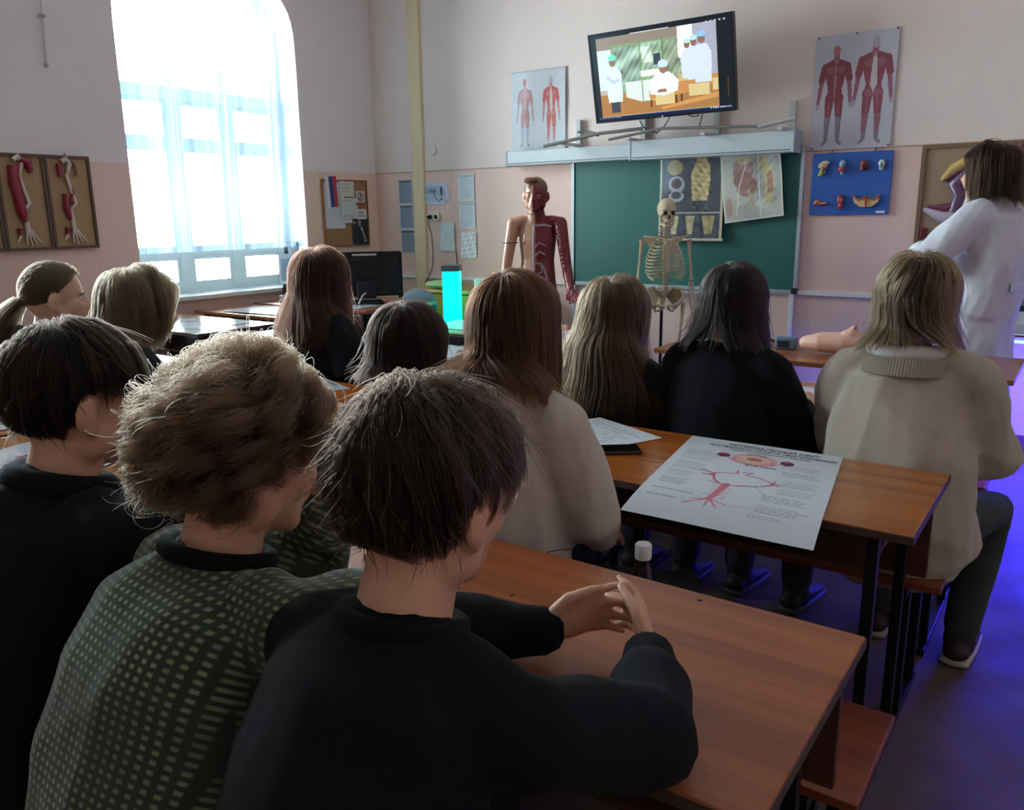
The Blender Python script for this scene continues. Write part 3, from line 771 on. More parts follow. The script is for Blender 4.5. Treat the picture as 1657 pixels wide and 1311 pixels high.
def head_frame(yaw=0, pitch=0, roll=0):
    """yaw: turn to the right positive, pitch: nod down positive"""
    return Matrix.Rotation(-math.radians(yaw), 3, 'Z') @ Matrix.Rotation(-math.radians(pitch), 3, 'X') @ Matrix.Rotation(math.radians(roll), 3, 'Y')

def head_solids(mb, Hc, Rh, s=1.0, tucked=False):
    M = Matrix.Translation(Hc) @ Rh.to_4x4() @ Matrix.Scale(s, 4)
    E = lambda c, r, R=None: ell(mb, Vector(c), r, R, M)
    E((0, -.012, .03), (.076, .096, .086)); E((0, -.035, .005), (.070, .072, .075))
    E((0, .028, -.03), (.061, .062, .070)); E((0, .045, -.068), (.044, .042, .040)); E((0, .062, -.092), (.026, .024, .022))
    E((0, .074, .018), (.046, .016, .012)); E((0, .082, -.052), (.024, .013, .020)); E((0, .094, -.048), (.018, .007, .0055)); E((0, .092, -.060), (.016, .007, .006))
    for x in (-1, 1):
        E((x * .036, .058, -.022), (.022, .026, .026)); E((x * .055, .0, -.055), (.018, .035, .034))
        ear = Matrix.Rotation(x * .5, 3, 'Z') @ Matrix.Rotation(-.15, 3, 'X')
        if tucked: E((x * .074, -.008, -.005), (.008, .017, .028), ear); continue
        E((x * .085, -.014, -.004), (.0115, .021, .034), ear); E((x * .081, -.006, -.032), (.010, .012, .014), ear)
    v = [M @ Vector(p) for p in ((0, .082, .014), (0, .095, -.008), (0, .108, -.026), (0, .098, -.034))]
    ring_loft(mb, v, [.0075 * s, .0085 * s, (.0105 * s, .009 * s), .009 * s], right=Rh @ Vector((1, 0, 0)), n=10)
    for x in (-1, 1): E((x * .011, .096, -.030), (.008, .010, .0075))

def add_eyes(parent, Hc, Rh, s=1.0, iris='3a2a20'):
    M = Matrix.Translation(Hc) @ Rh.to_4x4() @ Matrix.Scale(s, 4)
    for x in (-1, 1):
        e = MB().ball((x * .031, .0720, .002), (.0125, .0120, .0075), 14, M).build('eye', mat('eye_white', 'd8d4cc', .2), parent, smooth=True)
        MB().ball((x * .031, .0805, .002), (.0052, .0045, .0052), 10, M).build('iris', mat('iris_' + iris, iris, .15), e, smooth=True)
        MB().tube([M @ Vector((x * (.031 + d), .0865 - abs(d) * .35 - (.006 if abs(d) > .015 else 0), .022 - abs(d) * .2)) for d in (-.02, -.01, 0, .01, .02)], .0022, 6).build('eyebrow', mat('brow_brown', '3d2c22', .8), parent, smooth=True)

def hand_solids(mb, wrist, dirn, palmn, side, s=1.0, curl=.6, spread=.1, fingers=None):
    """palm, four unequal fingers bent at the knuckles and a thumb leaving the side of the palm.
    dirn: wrist -> knuckles; palmn: direction the palm faces; side: +1 thumb lies along dirn x palmn"""
    d = Vector(dirn).normalized(); pn = Vector(palmn); pn = (pn - d * pn.dot(d)).normalized(); sd = d.cross(pn).normalized() * side
    W = Vector(wrist); L = .085 * s
    ring_loft(mb, [W - d * .01, W + d * .02 * s, W + d * .055 * s, W + d * L], [(.024 * s, .018 * s), (.029 * s, .016 * s), (.038 * s, .014 * s), (.038 * s, .0115 * s)], right=sd, n=12)
    LN = [.070, .078, .073, .058]; off = [.028, .0095, -.009, -.0265]
    for i in range(4):
        b = W + d * (L - .006) + sd * off[i] * s
        l = LN[i] * s; c = curl if fingers is None else fingers[i]
        a1, a2, a3 = c * .8, c * 1.6, c * 2.1
        sp = sd * spread * (1.2 - i * .8)
        pts = [b - d * .02]; dr = (d + sp).normalized()
        for q, a in ((.0, 0), (.42, a1), (.32, a2), (.26, a3)):
            v = (dr * math.cos(a) + pn * math.sin(a)).normalized(); pts.append(pts[-1] + v * (l * q if q else .02))
        ring_loft(mb, pts, [.0085 * s, .0092 * s, .0084 * s, .0076 * s, .0062 * s], right=sd, n=8)
    tb = W + d * .022 * s + sd * .020 * s
    v1 = (d * .75 + sd * .65 + pn * .25).normalized(); v2 = (d * .95 + sd * .2 + pn * .35).normalized()
    ring_loft(mb, [tb, tb + v1 * .038 * s, tb + v1 * .038 * s + v2 * .030 * s, tb + v1 * .038 * s + v2 * .054 * s], [.0145 * s, .0115 * s, .0098 * s, .0075 * s], right=sd, n=8)

def hair_mat(name, color, vary=.25, rough=.38):
    if name in _M: return _M[name]
    m = bpy.data.materials.new(name); m.use_nodes = True; nt = m.node_tree
    nt.nodes.remove(nt.nodes['Principled BSDF']); out = nt.nodes['Material Output']
    h = nt.nodes.new('ShaderNodeBsdfHairPrincipled'); h.model = 'CHIANG'; h.parametrization = 'COLOR'
    h.inputs['Color'].default_value = (*lin(color), 1); h.inputs['Roughness'].default_value = rough; h.inputs['Radial Roughness'].default_value = .5; h.inputs['IOR'].default_value = 1.27
    hi = nt.nodes.new('ShaderNodeHairInfo'); hs = nt.nodes.new('ShaderNodeHueSaturation'); mp = nt.nodes.new('ShaderNodeMapRange')
    mp.inputs['To Min'].default_value = 1 - vary; mp.inputs['To Max'].default_value = 1 + vary
    nt.links.new(hi.outputs['Random'], mp.inputs['Value']); la = nt.nodes.new('ShaderNodeAttribute'); la.attribute_name = 'lock'; ml = nt.nodes.new('ShaderNodeMath'); ml.operation = 'MULTIPLY'; nt.links.new(mp.outputs[0], ml.inputs[0]); nt.links.new(la.outputs['Fac'], ml.inputs[1]); nt.links.new(ml.outputs[0], hs.inputs['Value']); hs.inputs['Color'].default_value = (*lin(color), 1)
    nt.links.new(hs.outputs[0], h.inputs['Color']); nt.links.new(h.outputs[0], out.inputs[0]); _M[name] = m
    return m

HR = np.array((.082, .101, .094))     # scalp ellipsoid
HO = np.array((0, -.012, .030))
def npm(Rm): return np.array([list(r) for r in Rm])

def grow_hair(parent, Hc, Rh, st, colliders, seed=0, s=1.0):
    """real strands grown from the scalp, combed away from the crown, falling and resting on head and shoulders"""
    g = np.random.default_rng(seed); N = st.get('n', 7000); K = st.get('k', 14); kind = st['kind']
    Rm = npm(Rh); H = np.array(Hc)
    # roots
    n = g.normal(0, 1, (N * 4, 3)); n /= np.linalg.norm(n, axis=1)[:, None]
    ln = st.get('low', -.55)
    th = np.interp(n[:, 1], [-1, -.2, .25, .7, 1], [ln, ln + .12, st.get('temple', .05), .52, .72])
    th += .05 * np.sin(n[:, 0] * 9 + seed)
    side = (np.abs(n[:, 0]) > .75) & (n[:, 1] > -.15) & (n[:, 1] < .35); th[side] = np.maximum(th[side], st.get('ear', .02))
    n = n[n[:, 2] > th][:N]; N = len(n)
    lay = st.get('thick', .012) * g.random(N) ** .8
    R1 = HR * s
    G = st.get('clumps', 260)
    if G:
        gi = g.choice(N, min(G, N), replace=False); gid = ((n[:, None] - n[gi][None]) ** 2).sum(2).argmin(1)
        lock = g.random(len(gi))[gid]; lay = lay + st.get('gthick', .007) * lock
    else: lock = g.random(N) * .5 + .25
    crown = np.array(st.get('crown', (0, -.38, .92))); crown = crown / np.linalg.norm(crown)
    t = n - crown; t -= n * (t * n).sum(1)[:, None]; t /= np.linalg.norm(t, axis=1)[:, None] + 1e-6
    if st.get('part', 1):
        f = np.clip(n[:, 1] + .25, 0, 1)[:, None]
        t = t * (1 - f) + f * np.stack([np.sign(n[:, 0] - st.get('partx', 0)) * 1.0, -.35 * np.ones(N), -.1 * np.ones(N)], 1)
    sw = np.array(st.get('sweep', (0, 0, 0))); t = t + sw
    t -= n * (t * n).sum(1)[:, None]; t /= np.linalg.norm(t, axis=1)[:, None] + 1e-6
    p = (HO * s + n * R1)                                              # head frame
    p = H + p @ Rm.T; d = (t * (1 - st.get('lift', .15)) + n * st.get('lift', .15)) @ Rm.T
    nw = n @ Rm.T
    L = st['len'] * (1 + st.get('lvar', .25) * (g.random(N) - .5) * 2)
    if 'zend' in st: # cut at about one height
        L = np.maximum(.06, (p[:, 2] - st['zend']) * st.get('lk', 1.10) + .02 * g.normal(0, 1, N))
        L *= 1 - st.get('lvar', .12) * g.random(N)
    if 'sides' in st: L = L * np.where((np.abs(n[:, 0]) > .6) & (n[:, 1] > -.35) & (n[:, 2] < .6), st['sides'], 1)
    if kind in ('short', 'curly'): L = L * np.interp(n[:, 2], [-.7, -.1, .5], st.get('taper', [.35, .7, 1.0]))
    P = np.empty((N, K + 1, 3)); P[:, 0] = p; step = (L / K)[:, None]
    grav = st.get('grav', .35); cur = st.get('wave', 0.0)
    ph = g.uniform(0, 6.28, N)
    if kind == 'tied':
        tie = np.array(st['tie']); tn = tie / np.linalg.norm(tie)
        for k in range(1, K + 1):
            q = k / K
            if q <= .6:
                a = q / .6; v = n * (1 - a) + tn * a; v /= np.linalg.norm(v, axis=1)[:, None]
                loc = HO * s + v * (R1 + lay[:, None] * (1 - .7 * a))
                P[:, k] = H + loc @ Rm.T
            else:
                a = (q - .6) / .4; base = H + (HO * s + tn * (R1 + .012)) @ Rm.T
                o = g.normal(0, 1, (N, 3)) * .011 * (1 + .7 * a) if k == int(.6 * K) + 1 else o
                dr = np.array(st.get('tail', (0, -.5, -.85))) ; dr = dr / np.linalg.norm(dr)
                sag = np.array((0, 0, -1)) * .05 * a * a
                P[:, k] = base + o * (.6 + a) + dr * a * st.get('tlen', .16) + sag
    else:
        for k in range(1, K + 1):
            q = k / K
            d = d * (1 - grav) + grav * np.array((0, 0, -1.0)) + g.normal(0, st.get('rnd', .02), (N, 3))
            if cur:
                fx = np.sin(p[:, 2] * 28 + p[:, 0] * 14 + seed) * cur; d[:, 0] += fx; d[:, 1] += np.cos(p[:, 2] * 24 + p[:, 0] * 20 + seed * 2) * cur * .6
            if kind == 'long':
                lc = (p - H) @ Rm; fm = (lc[:, 1] > .01) & (np.abs(lc[:, 0]) < .075)
                d = d + (fm * .35 * np.sign(n[:, 0] + 1e-4))[:, None] * Rm[:, 0][None, :] - (fm * .10)[:, None] * Rm[:, 1][None, :]
            if 'split' in st:
                d[:, 0] += st['split'] * np.sign(nw[:, 0] + .02) * (p[:, 2] < H[2] + .02) * (nw[:, 1] < .3)
            if 'wind' in st:
                wmask = np.clip(-(nw @ np.array((.85, .1, -.1))) , 0, 1)[:, None] ** 1.5
                d += wmask * np.array(st['wind']) * (.3 + q)
            d /= np.linalg.norm(d, axis=1)[:, None]
            p = p + d * step
            # rest on the head
            loc = (p - H) @ Rm - HO * s; rr = R1 + lay[:, None]; m = np.sqrt(((loc / rr) ** 2).sum(1))
            ins = m < 1; loc[ins] /= m[ins][:, None]
            cg = st.get('cling', .5) * (loc[:, 2] > st.get('clow', -.02)) * (m > 1) * (1 - q * st.get('cfade', .3)); loc *= (1 - cg * (m - 1) / np.maximum(m, 1))[:, None]
            p = H + (loc + HO * s) @ Rm.T
            for cc, cr in colliders:
                e = (p - cc) / (cr + (lay * .7)[:, None]); m = np.sqrt((e ** 2).sum(1)); ins = m < 1
                tgt = cc + e / np.maximum(m, 1e-3)[:, None] * (cr + (lay * .7)[:, None])
                p = np.where(ins[:, None], tgt, p)
            dd = p - P[:, k - 1]; dl = np.linalg.norm(dd, axis=1)[:, None] + 1e-6
            p = P[:, k - 1] + dd / dl * step; d = dd / dl
            P[:, k] = p
    if kind == 'long':
        for _ in range(5): P[:, 1:-1] = P[:, 1:-1] * .5 + (P[:, :-2] + P[:, 2:]) * .25
    # clumps
    cl = st.get('clump', .55)
    if G and cl:
        near = gi[gid]
        qs = (np.arange(K + 1) / K)[None, :, None]
        off = P[near]; P = P + (off - P) * cl * qs ** 1.1 * (.55 + .45 * g.random((N, 1, 1)))
    if kind == 'curly':
        near = gid
        cph = g.uniform(0, 6.28, len(gi))[near] + g.normal(0, .22, N); ca = g.uniform(.6, 1.3, len(gi))[near] * st.get('curl', .013)
        fr = g.uniform(.8, 1.5, len(gi))[near] * st.get('turns', 1.5)
        ax = d / (np.linalg.norm(d, axis=1)[:, None] + 1e-6); u = np.cross(nw, ax); u /= np.linalg.norm(u, axis=1)[:, None] + 1e-6
        for k in range(K + 1):
            q = k / K; an = cph + 2 * PI * fr * q; rad = ca * min(1, q * 2.5)
            P[:, k] += u * (np.cos(an) * rad)[:, None] + nw * ((np.sin(an) + .6) * rad)[:, None]
    P += g.normal(0, 1, (N, 1, 3)) * .0006
    # stray hairs
    ns = int(N * st.get('stray', .02))
    if ns:
        q = (np.arange(K + 1) / K)[None, :, None]
        P[:ns] += (nw[:ns, None] * g.uniform(.005, .03, (ns, 1, 1)) + g.normal(0, .012, (ns, 1, 3))) * q ** 1.5
    hc = bpy.data.hair_curves.new('hair_strands'); hc.add_curves([K + 1] * N)
    hc.attributes['position'].data.foreach_set('vector', P.reshape(-1, 3).astype(np.float32).ravel())
    ra = hc.attributes.get('radius') or hc.attributes.new('radius', 'FLOAT', 'POINT')
    rad = st.get('rad', .00055) * np.interp(np.arange(K + 1) / K, [0, .7, 1], [1, .9, .35]); ra.data.foreach_set('value', np.tile(rad, N).astype(np.float32))
    la = hc.attributes.new('lock', 'FLOAT', 'CURVE'); la.data.foreach_set('value', (.45 + 1.1 * lock ** 1.3).astype(np.float32))
    hm = hair_mat('hair_' + st['color'], st['color'], st.get('vary', .25)); hc.materials.append(hm)
    # scalp cap under the strands, same colour
    cap = MB(); c0 = []
    M = Matrix.Translation(Hc) @ Rh.to_4x4()
    for i in range(13):
        for k in range(28):
            ph_ = 2 * PI * k / 28; y = math.sin(ph_); low = np.interp(y, [-1, -.2, .25, .7, 1], [ln, ln + .12, st.get('temple', .05) + .03, .55, .75])
            zt = 1 + (low - 1) * i / 12; r_ = math.sqrt(max(0, 1 - zt * zt)); f_ = 1.02
            c0.append(M @ Vector((HR[0] * s * r_ * math.cos(ph_) * f_, HO[1] * s + HR[1] * s * r_ * y * f_, HO[2] * s + HR[2] * s * zt * f_)))
    fs = [(i * 28 + k, i * 28 + (k + 1) % 28, (i + 1) * 28 + (k + 1) % 28, (i + 1) * 28 + k) for i in range(12) for k in range(28)]
    cap.add(c0, fs)
    dk = ''.join('%02x' % int(int(st['color'][i:i + 2], 16) * .45) for i in (0, 2, 4))
    co = cap.build('hair', mat('scalp_' + dk, dk, .8), parent, smooth=True)
    so = bpy.data.objects.new('strands', hc); COL.objects.link(so); so.parent = co; so['kind'] = 'stuff'
    return co

SKIN = {'fair': 'd2a085', 'pale': 'dab097', 'tan': 'c08c70'}
def skin_mat(k): return mat('skin_' + k, SKIN[k], .5, var=.06, vscale=30, sss=.12, bump=.15, bscale=350)

def person(label, loc, rz=0, skin='fair', top=None, hair=None, sz=1.0, head=(0, 0, 0), lean=.06, hf=.042, shdrop=0.0, ztop=1.25, hipz=.535, fem=False,
           arms=None, legs=None, trousers='20242c', voxel=.0075, standing=False, shoes='1a1a1c', sole='3c3c40', hands='lap', category='person', name='person', eyes=True, extra=None, legsmesh=True, seed=0):
    """loc: ground point below the pelvis; facing +y turned by rz. Sizes in metres."""
    root = empty(name, (loc[0], loc[1], 0), rz, label=label, cat=category)
    b = .92 if fem else 1.0
    Rh = head_frame(*head); Hc = Vector((0, lean + .03, ztop - .118 * sz))
    nb = Vector((0, lean + .03 - hf, Hc.z - .125 * sz))                      # base of the neck
    hip = Vector((0, 0, hipz))
    J = {'hip': hip, 'nb': nb, 'Hc': Hc, 'Rh': Rh}
    sp = lambda t: hip.lerp(nb, t) + Vector((0, -.035 * math.sin(PI * t), 0))
    shz = nb.z - .055 - shdrop; sx = .168 * sz * b
    for s_ in (-1, 1): J['sh%d' % s_] = Vector((s_ * sx, nb.y + .0, shz))
    A = {-1: (Vector((-.215, .09, shz - .25)), Vector((-.13, .30, .77 if not standing else .95))), 1: (Vector((.215, .09, shz - .25)), Vector((.13, .30, .77 if not standing else .95)))}
    if arms:
        for k_, v in arms.items(): A[k_] = (Vector(v[0]), Vector(v[1]))
    Rinv = Matrix.Rotation(-rz, 3, 'Z')
    if standing:
        Lg = {s_: (Vector((s_ * .085, 0, hipz - .02)), Vector((s_ * .09, .02, .49)), Vector((s_ * .09, 0, .08))) for s_ in (-1, 1)}
    else:
        Lg = {s_: (Vector((s_ * .085, .02, hipz - .01)), Vector((s_ * .11, .42, .51)), Vector((s_ * .11, .38, .09))) for s_ in (-1, 1)}
    if legs:
        for k_, v in legs.items(): Lg[k_] = tuple(Vector(q) for q in v)
    J['A'], J['L'] = A, Lg
    # ---- body: one continuous surface
    mb = MB()
    ring_loft(mb, [sp(0), sp(.2), sp(.42), sp(.68), sp(.86), sp(.97)], [(.150 * sz, .098), (.132 * sz * b, .085), (.120 * sz * b, .082), (.136 * sz * b, .088), (.120 * sz * b, .062), (.060 * sz, .048)])
    ring_loft(mb, [nb - Vector((0, .005, .03)), nb + (Hc - nb) * .45, Hc + Rh @ Vector((0, -.02, -.02))], [(.060 * sz, .058 * sz), (.054 * sz * (b * .5 + .5), .056 * sz), (.052 * sz, .06 * sz)])
    for s_ in (-1, 1):
        sh = J['sh%d' % s_]
        ring_loft(mb, [nb + Vector((s_ * .03, 0, -.030)), nb.lerp(sh, .6) + Vector((0, 0, -.008)), sh + Vector((0, 0, -.004))], [.034, .036, .042])
        el, wr = A[s_]
        ring_loft(mb, [sh, sh.lerp(el, .35), el, el.lerp(wr, .3), wr], [.047 * b, .043 * b, .036 * b, .037 * b, (.026 * b, .022 * b)])
        if hands == 'lap' or (isinstance(hands, dict) and s_ not in hands):
            hand_solids(mb, wr, (wr - el).normalized() + Vector((-s_ * .2, 0, 0)), (0, 0, -1), -s_ if True else 1, .95, .35)
        elif isinstance(hands, dict):
            hd = hands[s_]; hand_solids(mb, wr, hd[0], hd[1], hd[2], hd[3] if len(hd) > 3 else 1.0, hd[4] if len(hd) > 4 else .5, fingers=hd[5] if len(hd) > 5 else None)
        h, kn, an = Lg[s_][:3]
        ring_loft(mb, [h, h.lerp(kn, .5), kn, kn.lerp(an, .35), an], [.080, .068, .052, .050, .034])
        fd = Vector((0, 1, 0)) if not legs or len(Lg[s_]) < 4 else Lg[s_][3]
        ring_loft(mb, [an - fd * .02 + Vector((0, 0, -.03)), an + fd * .06 + Vector((0, 0, -.05)), an + fd * .14 + Vector((0, 0, -.062))], [(.026, .028), (.030, .016), (.028, .009)], right=fd.cross(Vector((0, 0, 1))))
    head_solids(mb, Hc, Rh, sz, bool(hair) and hair['kind'] == 'long')
    me = fuse(mb, voxel, 4 if voxel < .007 else 3)
    link_mesh('body', me, skin_mat(skin) if not extra or 'skinmat' not in extra else extra['skinmat'], root)
    if eyes: add_eyes(root, Hc, Rh, sz)
    # ---- trousers and shoes
    if trousers and legsmesh:
        mb = MB(); ring_loft(mb, [sp(-.02), sp(.12), sp(.24)], [(.168 * sz, .115), (.155 * sz, .105), (.14 * sz, .10)])
        for s_ in (-1, 1):
            h, kn, an = Lg[s_][:3]; ring_loft(mb, [h, h.lerp(kn, .5), kn, kn.lerp(an, .4), an + Vector((0, 0, .02))], [.096, .084, .070, .066, .056])
        tm = fuse(mb, .011, 5); folds(tm, .004, seed + 3)
        link_mesh('trousers', tm, mat('cloth_' + trousers, trousers, .85, var=.1, vscale=60, bump=.3, bscale=900), root)
        for s_ in (-1, 1):
            an = Lg[s_][2]; fd = Vector((0, 1, 0)) if len(Lg[s_]) < 4 else Vector(Lg[s_][3]); fl = fd.cross(Vector((0, 0, 1)))
            mb = MB(); z = Vector((0, 0, 1))
            ring_loft(mb, [an + z * .01, an - z * .02 + fd * .005, an - z * .05 + fd * .03], [.045, .048, (.045, .05)], right=fl)
            ring_loft(mb, [an - fd * .045 - z * .045, an + fd * .06 - z * .045, an + fd * .17 - z * .058], [(.040, .030), (.046, .030), (.042, .018)], right=fl)
            so = link_mesh('shoe', fuse(mb, .008, 4), mat('shoe_' + shoes, shoes, .6), root)
            sb = MB(); ring_loft(sb, [an - fd * .055 - z * .075, an + fd * .06 - z * .075, an + fd * .185 - z * .075], [(.042, .013), (.048, .013), (.044, .012)], right=fl)
            link_mesh('sole', sb.mesh(), mat('sole_' + sole, sole, .6), so, smooth=True)
    # ---- top
    if top:
        e = top.get('ease', .022); sl = top.get('sleeve', 1.0); mb = MB(); bl = top.get('blouse', .0)
        t0 = top.get('hem', .02)
        ring_loft(mb, [sp(t0), sp(max(t0 + .1, .2)), sp(.42), sp(.66), sp(.84), sp(.955)],
                  [(.156 * sz + e + bl, .104 + e + bl), (.150 * sz * b + e + bl, .100 + e + bl), (.140 * sz * b + e + bl, .096 + e + bl * .7), (.150 * sz * b + e, .100 + e), (.150 * sz * b + e * .6, .086 + e * .8), (.092 * sz, .062 + e * .4)], n=20)
        for s_ in (-1, 1):
            sh = J['sh%d' % s_]; el, wr = A[s_]
            ring_loft(mb, [nb + Vector((s_ * (.030 + top.get('neckw', 0)), -.006, -.032)), nb.lerp(sh, .6) + Vector((0, 0, -.006)), sh + Vector((0, 0, -.006))], [.044 + e * .35, .046 + e * .4, .049 + e * .55])
            cr = top.get('cuff', .036)
            if sl > .5:
                w1 = el.lerp(wr, (sl - .5) * 2); ring_loft(mb, [sh + Vector((0, 0, -.004)), sh.lerp(el, .45), el, el.lerp(w1, .55), w1], [.052 + e * .6, .050 + e, .044 + e, .040 + e, cr], cap1=True)
            else:
                w1 = sh.lerp(el, sl * 2); ring_loft(mb, [sh, sh.lerp(w1, .5), w1], [.052 + e * .5, .052 + e * .9, .050 + e])
        ell(mb, nb + Vector((0, -.026, -.045)), (.085, .050, .045))
        for q in top.get('solids', []): q(mb, J)
        tm = fuse(mb, top.get('voxel', .0085), top.get('smooth', 7)); folds(tm, top.get('fold', .005), seed + 1, top.get('fscale', (9, 9, 6)))
        to = link_mesh(top.get('name', 'sweatshirt'), tm, top['mat'], root)
        if top.get('uv'):
            c = coords(tm); at_ = tm.attributes.new('cloth', 'FLOAT_VECTOR', 'POINT')
            u_ = c[:, 0]
            at_.data.foreach_set('vector', np.stack([u_, c[:, 2] + .7 * c[:, 1], c[:, 1]], 1).ravel())
        if top.get('collar'):
            cm, cr_, cz = top['collar']; pts = []
            for k in range(19):
                a = -PI * 1.5 + 2 * PI * k / 18
                pts.append(nb + Vector((math.cos(a) * (.066 + top.get('neckw', 0)) * sz, math.sin(a) * .066 + .006, cz - .022 * math.sin(a) - .008)))
            cb = MB(); cb.tube(pts, cr_, 10); cb.build('collar', cm, to, smooth=True)
        if top.get('cuffs'):
            for s_ in (-1, 1):
                el, wr = A[s_]; v = (wr - el).normalized(); cb = MB(); ring_loft(cb, [wr - v * .045, wr - v * .02, wr + v * .004], [.041, .037, .035])
                cb.build('cuff', top['cuffs'], to, smooth=True)
        for fn in top.get('parts', []): fn(to, J)
    if hair:
        k_ = [(np.array((0, nb.y - .005, nb.z - .02)), np.array((.066, .062, .10)) ),
              (np.array((0, nb.y, shz - .020)), np.array((sx + .050, .082, .066))),
              (np.array(sp(.66)), np.array((.175 * b, .122, .24))), (np.array(sp(.3)), np.array((.165 * b, .12, .22)))]
        k_ += [(np.array(nb) + np.array(a), np.array(b_)) for a, b_ in hair.get('cols', [])]
        grow_hair(root, Hc, Rh, hair, k_, seed, sz)
    return root, J
def cloth(name, c, rough=.9, sheen=.3, var=.08, bump=.4, bs=700, vs=40): return mat(name, c, rough, spec=.15, sheen=sheen * .4, var=var, vscale=vs, bump=bump, bscale=bs)
M_BLK = cloth('black_cotton', '0e1017', .85, .05)
M_BLK2 = cloth('black_knit', '0d0f15', .9, .05)
M_BEIGE = cloth('beige_knit', 'b0a698', .95, .4, .10, .6, 420, 18)
M_CREAM = cloth('cream_fleece', 'beb1a8', .95, .4)
M_COAT = cloth('white_coat', 'd3d6e0', .8, .2, .03)
M_NAVY = cloth('dark_navy', '1b2130', .9, .2)

def check_mat():
    m = bpy.data.materials.new('olive_dotted_fleece'); m.use_nodes = True; nt = m.node_tree; b = nt.nodes['Principled BSDF']
    a = nt.nodes.new('ShaderNodeAttribute'); a.attribute_name = 'cloth'; sp = nt.nodes.new('ShaderNodeSeparateXYZ'); nt.links.new(a.outputs['Vector'], sp.inputs[0])
    def tri(o, per):
        q = nt.nodes.new('ShaderNodeMath'); q.operation = 'PINGPONG'; q.inputs[1].default_value = per / 2; nt.links.new(o, q.inputs[0])
        r = nt.nodes.new('ShaderNodeMapRange'); r.inputs['From Min'].default_value = per * .20; r.inputs['From Max'].default_value = per * .34; nt.links.new(q.outputs[0], r.inputs['Value']); return r.outputs[0]
    mu = nt.nodes.new('ShaderNodeMath'); mu.operation = 'MULTIPLY'; nt.links.new(tri(sp.outputs['X'], .0125), mu.inputs[0]); nt.links.new(tri(sp.outputs['Y'], .0135), mu.inputs[1])
    n = nt.nodes.new('ShaderNodeTexNoise'); n.inputs['Scale'].default_value = 9; tc = nt.nodes.new('ShaderNodeTexCoord'); nt.links.new(tc.outputs['Object'], n.inputs['Vector'])
    mr = nt.nodes.new('ShaderNodeMapRange'); mr.inputs['From Min'].default_value = .35; mr.inputs['From Max'].default_value = .6; mr.inputs['To Min'].default_value = .45; nt.links.new(n.outputs['Fac'], mr.inputs['Value'])
    m2 = nt.nodes.new('ShaderNodeMath'); m2.operation = 'MULTIPLY'; nt.links.new(mu.outputs[0], m2.inputs[0]); nt.links.new(mr.outputs[0], m2.inputs[1])
    mx = nt.nodes.new('ShaderNodeMix'); mx.data_type = 'RGBA'; mx.inputs[6].default_value = (*lin('2c3a2c'), 1); mx.inputs[7].default_value = (*lin('8f9878'), 1)
    nt.links.new(m2.outputs[0], mx.inputs[0]); nt.links.new(mx.outputs[2], b.inputs['Base Color']); b.inputs['Roughness'].default_value = .95; b.inputs['Sheen Weight'].default_value = .3
    return m
M_CHECK = check_mat()

def W2L(loc, rz, p):   # a room point in a person's own frame
    return Matrix.Rotation(-rz, 3, 'Z') @ (Vector(p) - Vector((loc[0], loc[1], 0)))

# ---- front boy: black sweatshirt, hands clasped on the desk
loc, rz = (-.575, .45), math.radians(0)
er, wr_ = W2L(loc, rz, (-.355, .765, .815)), W2L(loc, rz, (-.437, .925, .812))
el_, wl = W2L(loc, rz, (-.76, .80, .81)), W2L(loc, rz, (-.595, .905, .812))
boy, J = person('boy in a black sweatshirt with short dark hair, hands clasped on the desk', loc, rz, 'fair',
    top=dict(mat=M_BLK, ease=.016, blouse=.014, collar=(M_BLK2, .011, .004), cuffs=M_BLK2, cuff=.034, fold=.006, voxel=.0075, name='sweatshirt'),
    hair=dict(kind='short', n=15000, k=12, len=.085, lvar=.3, color='2c211a', grav=.10, lift=.03, cling=.9, clow=-.2, low=-.72, temple=.14, ear=.46, sides=.5, taper=[.5, .75, 1.15], thick=.018, gthick=.010, rad=.00042, clumps=260, clump=.7, crown=(-.45, -.35, .8), sweep=(.15, .0, 0), part=0, rnd=.03, wind=(-1.0, -.25, .05), stray=.03, vary=.35),
    head=(6, 10, 0), lean=.17, hf=.06, shdrop=.02, ztop=1.207, sz=.95, arms={-1: (el_, wl), 1: (er, wr_)}, voxel=.0055,
    hands={1: (Vector((-.55, .80, .25)), (-.8, -.5, -.1), 1, .92, .6, (.3, .55, .6, .65)), -1: (Vector((.57, .81, .24)), (.75, -.6, -.1), -1, .92, .6, (.25, .45, .5, .55))}, seed=1)

# ---- curly boy in the olive dotted fleece
loc, rz = (-.955, .46), math.radians(-6)
boy2, J = person('boy with curly light brown hair in an olive dotted fleece, chin on hand', loc, rz, 'fair',
    top=dict(mat=M_CHECK, uv=True, ease=.022, blouse=.012, collar=(M_BLK2, .013, .010), fold=.008, cuff=.046, voxel=.0075, name='fleece_shirt', fscale=(7, 7, 5)),
    hair=dict(kind='curly', n=14000, k=16, len=.085, lvar=.3, color='5a4636', grav=.10, lift=.25, cling=.6, clow=-.2, low=-.60, temple=.10, ear=.05, thick=.012, rad=.00034, clumps=150, clump=.9, gthick=.020, taper=[.6, .8, 1.05], part=0, rnd=.06, curl=.018, turns=1.5, curls=120, stray=.03, vary=.3),
    head=(14, 6, 0), lean=.18, hf=.055, sz=.97, ztop=1.188, arms={1: (Vector((.15, .40, .815)), Vector((-.03, .52, .805))), -1: (Vector((-.13, .43, .82)), Vector((-.05, .345, .975)))},
    hands={-1: (Vector((.45, -.15, .9)), (.2, -1, .2), -1, .92, 1.0), 1: (Vector((-1, .3, 0)), (0, 0, -1), -1, .95, .4)}, voxel=.006, seed=2)

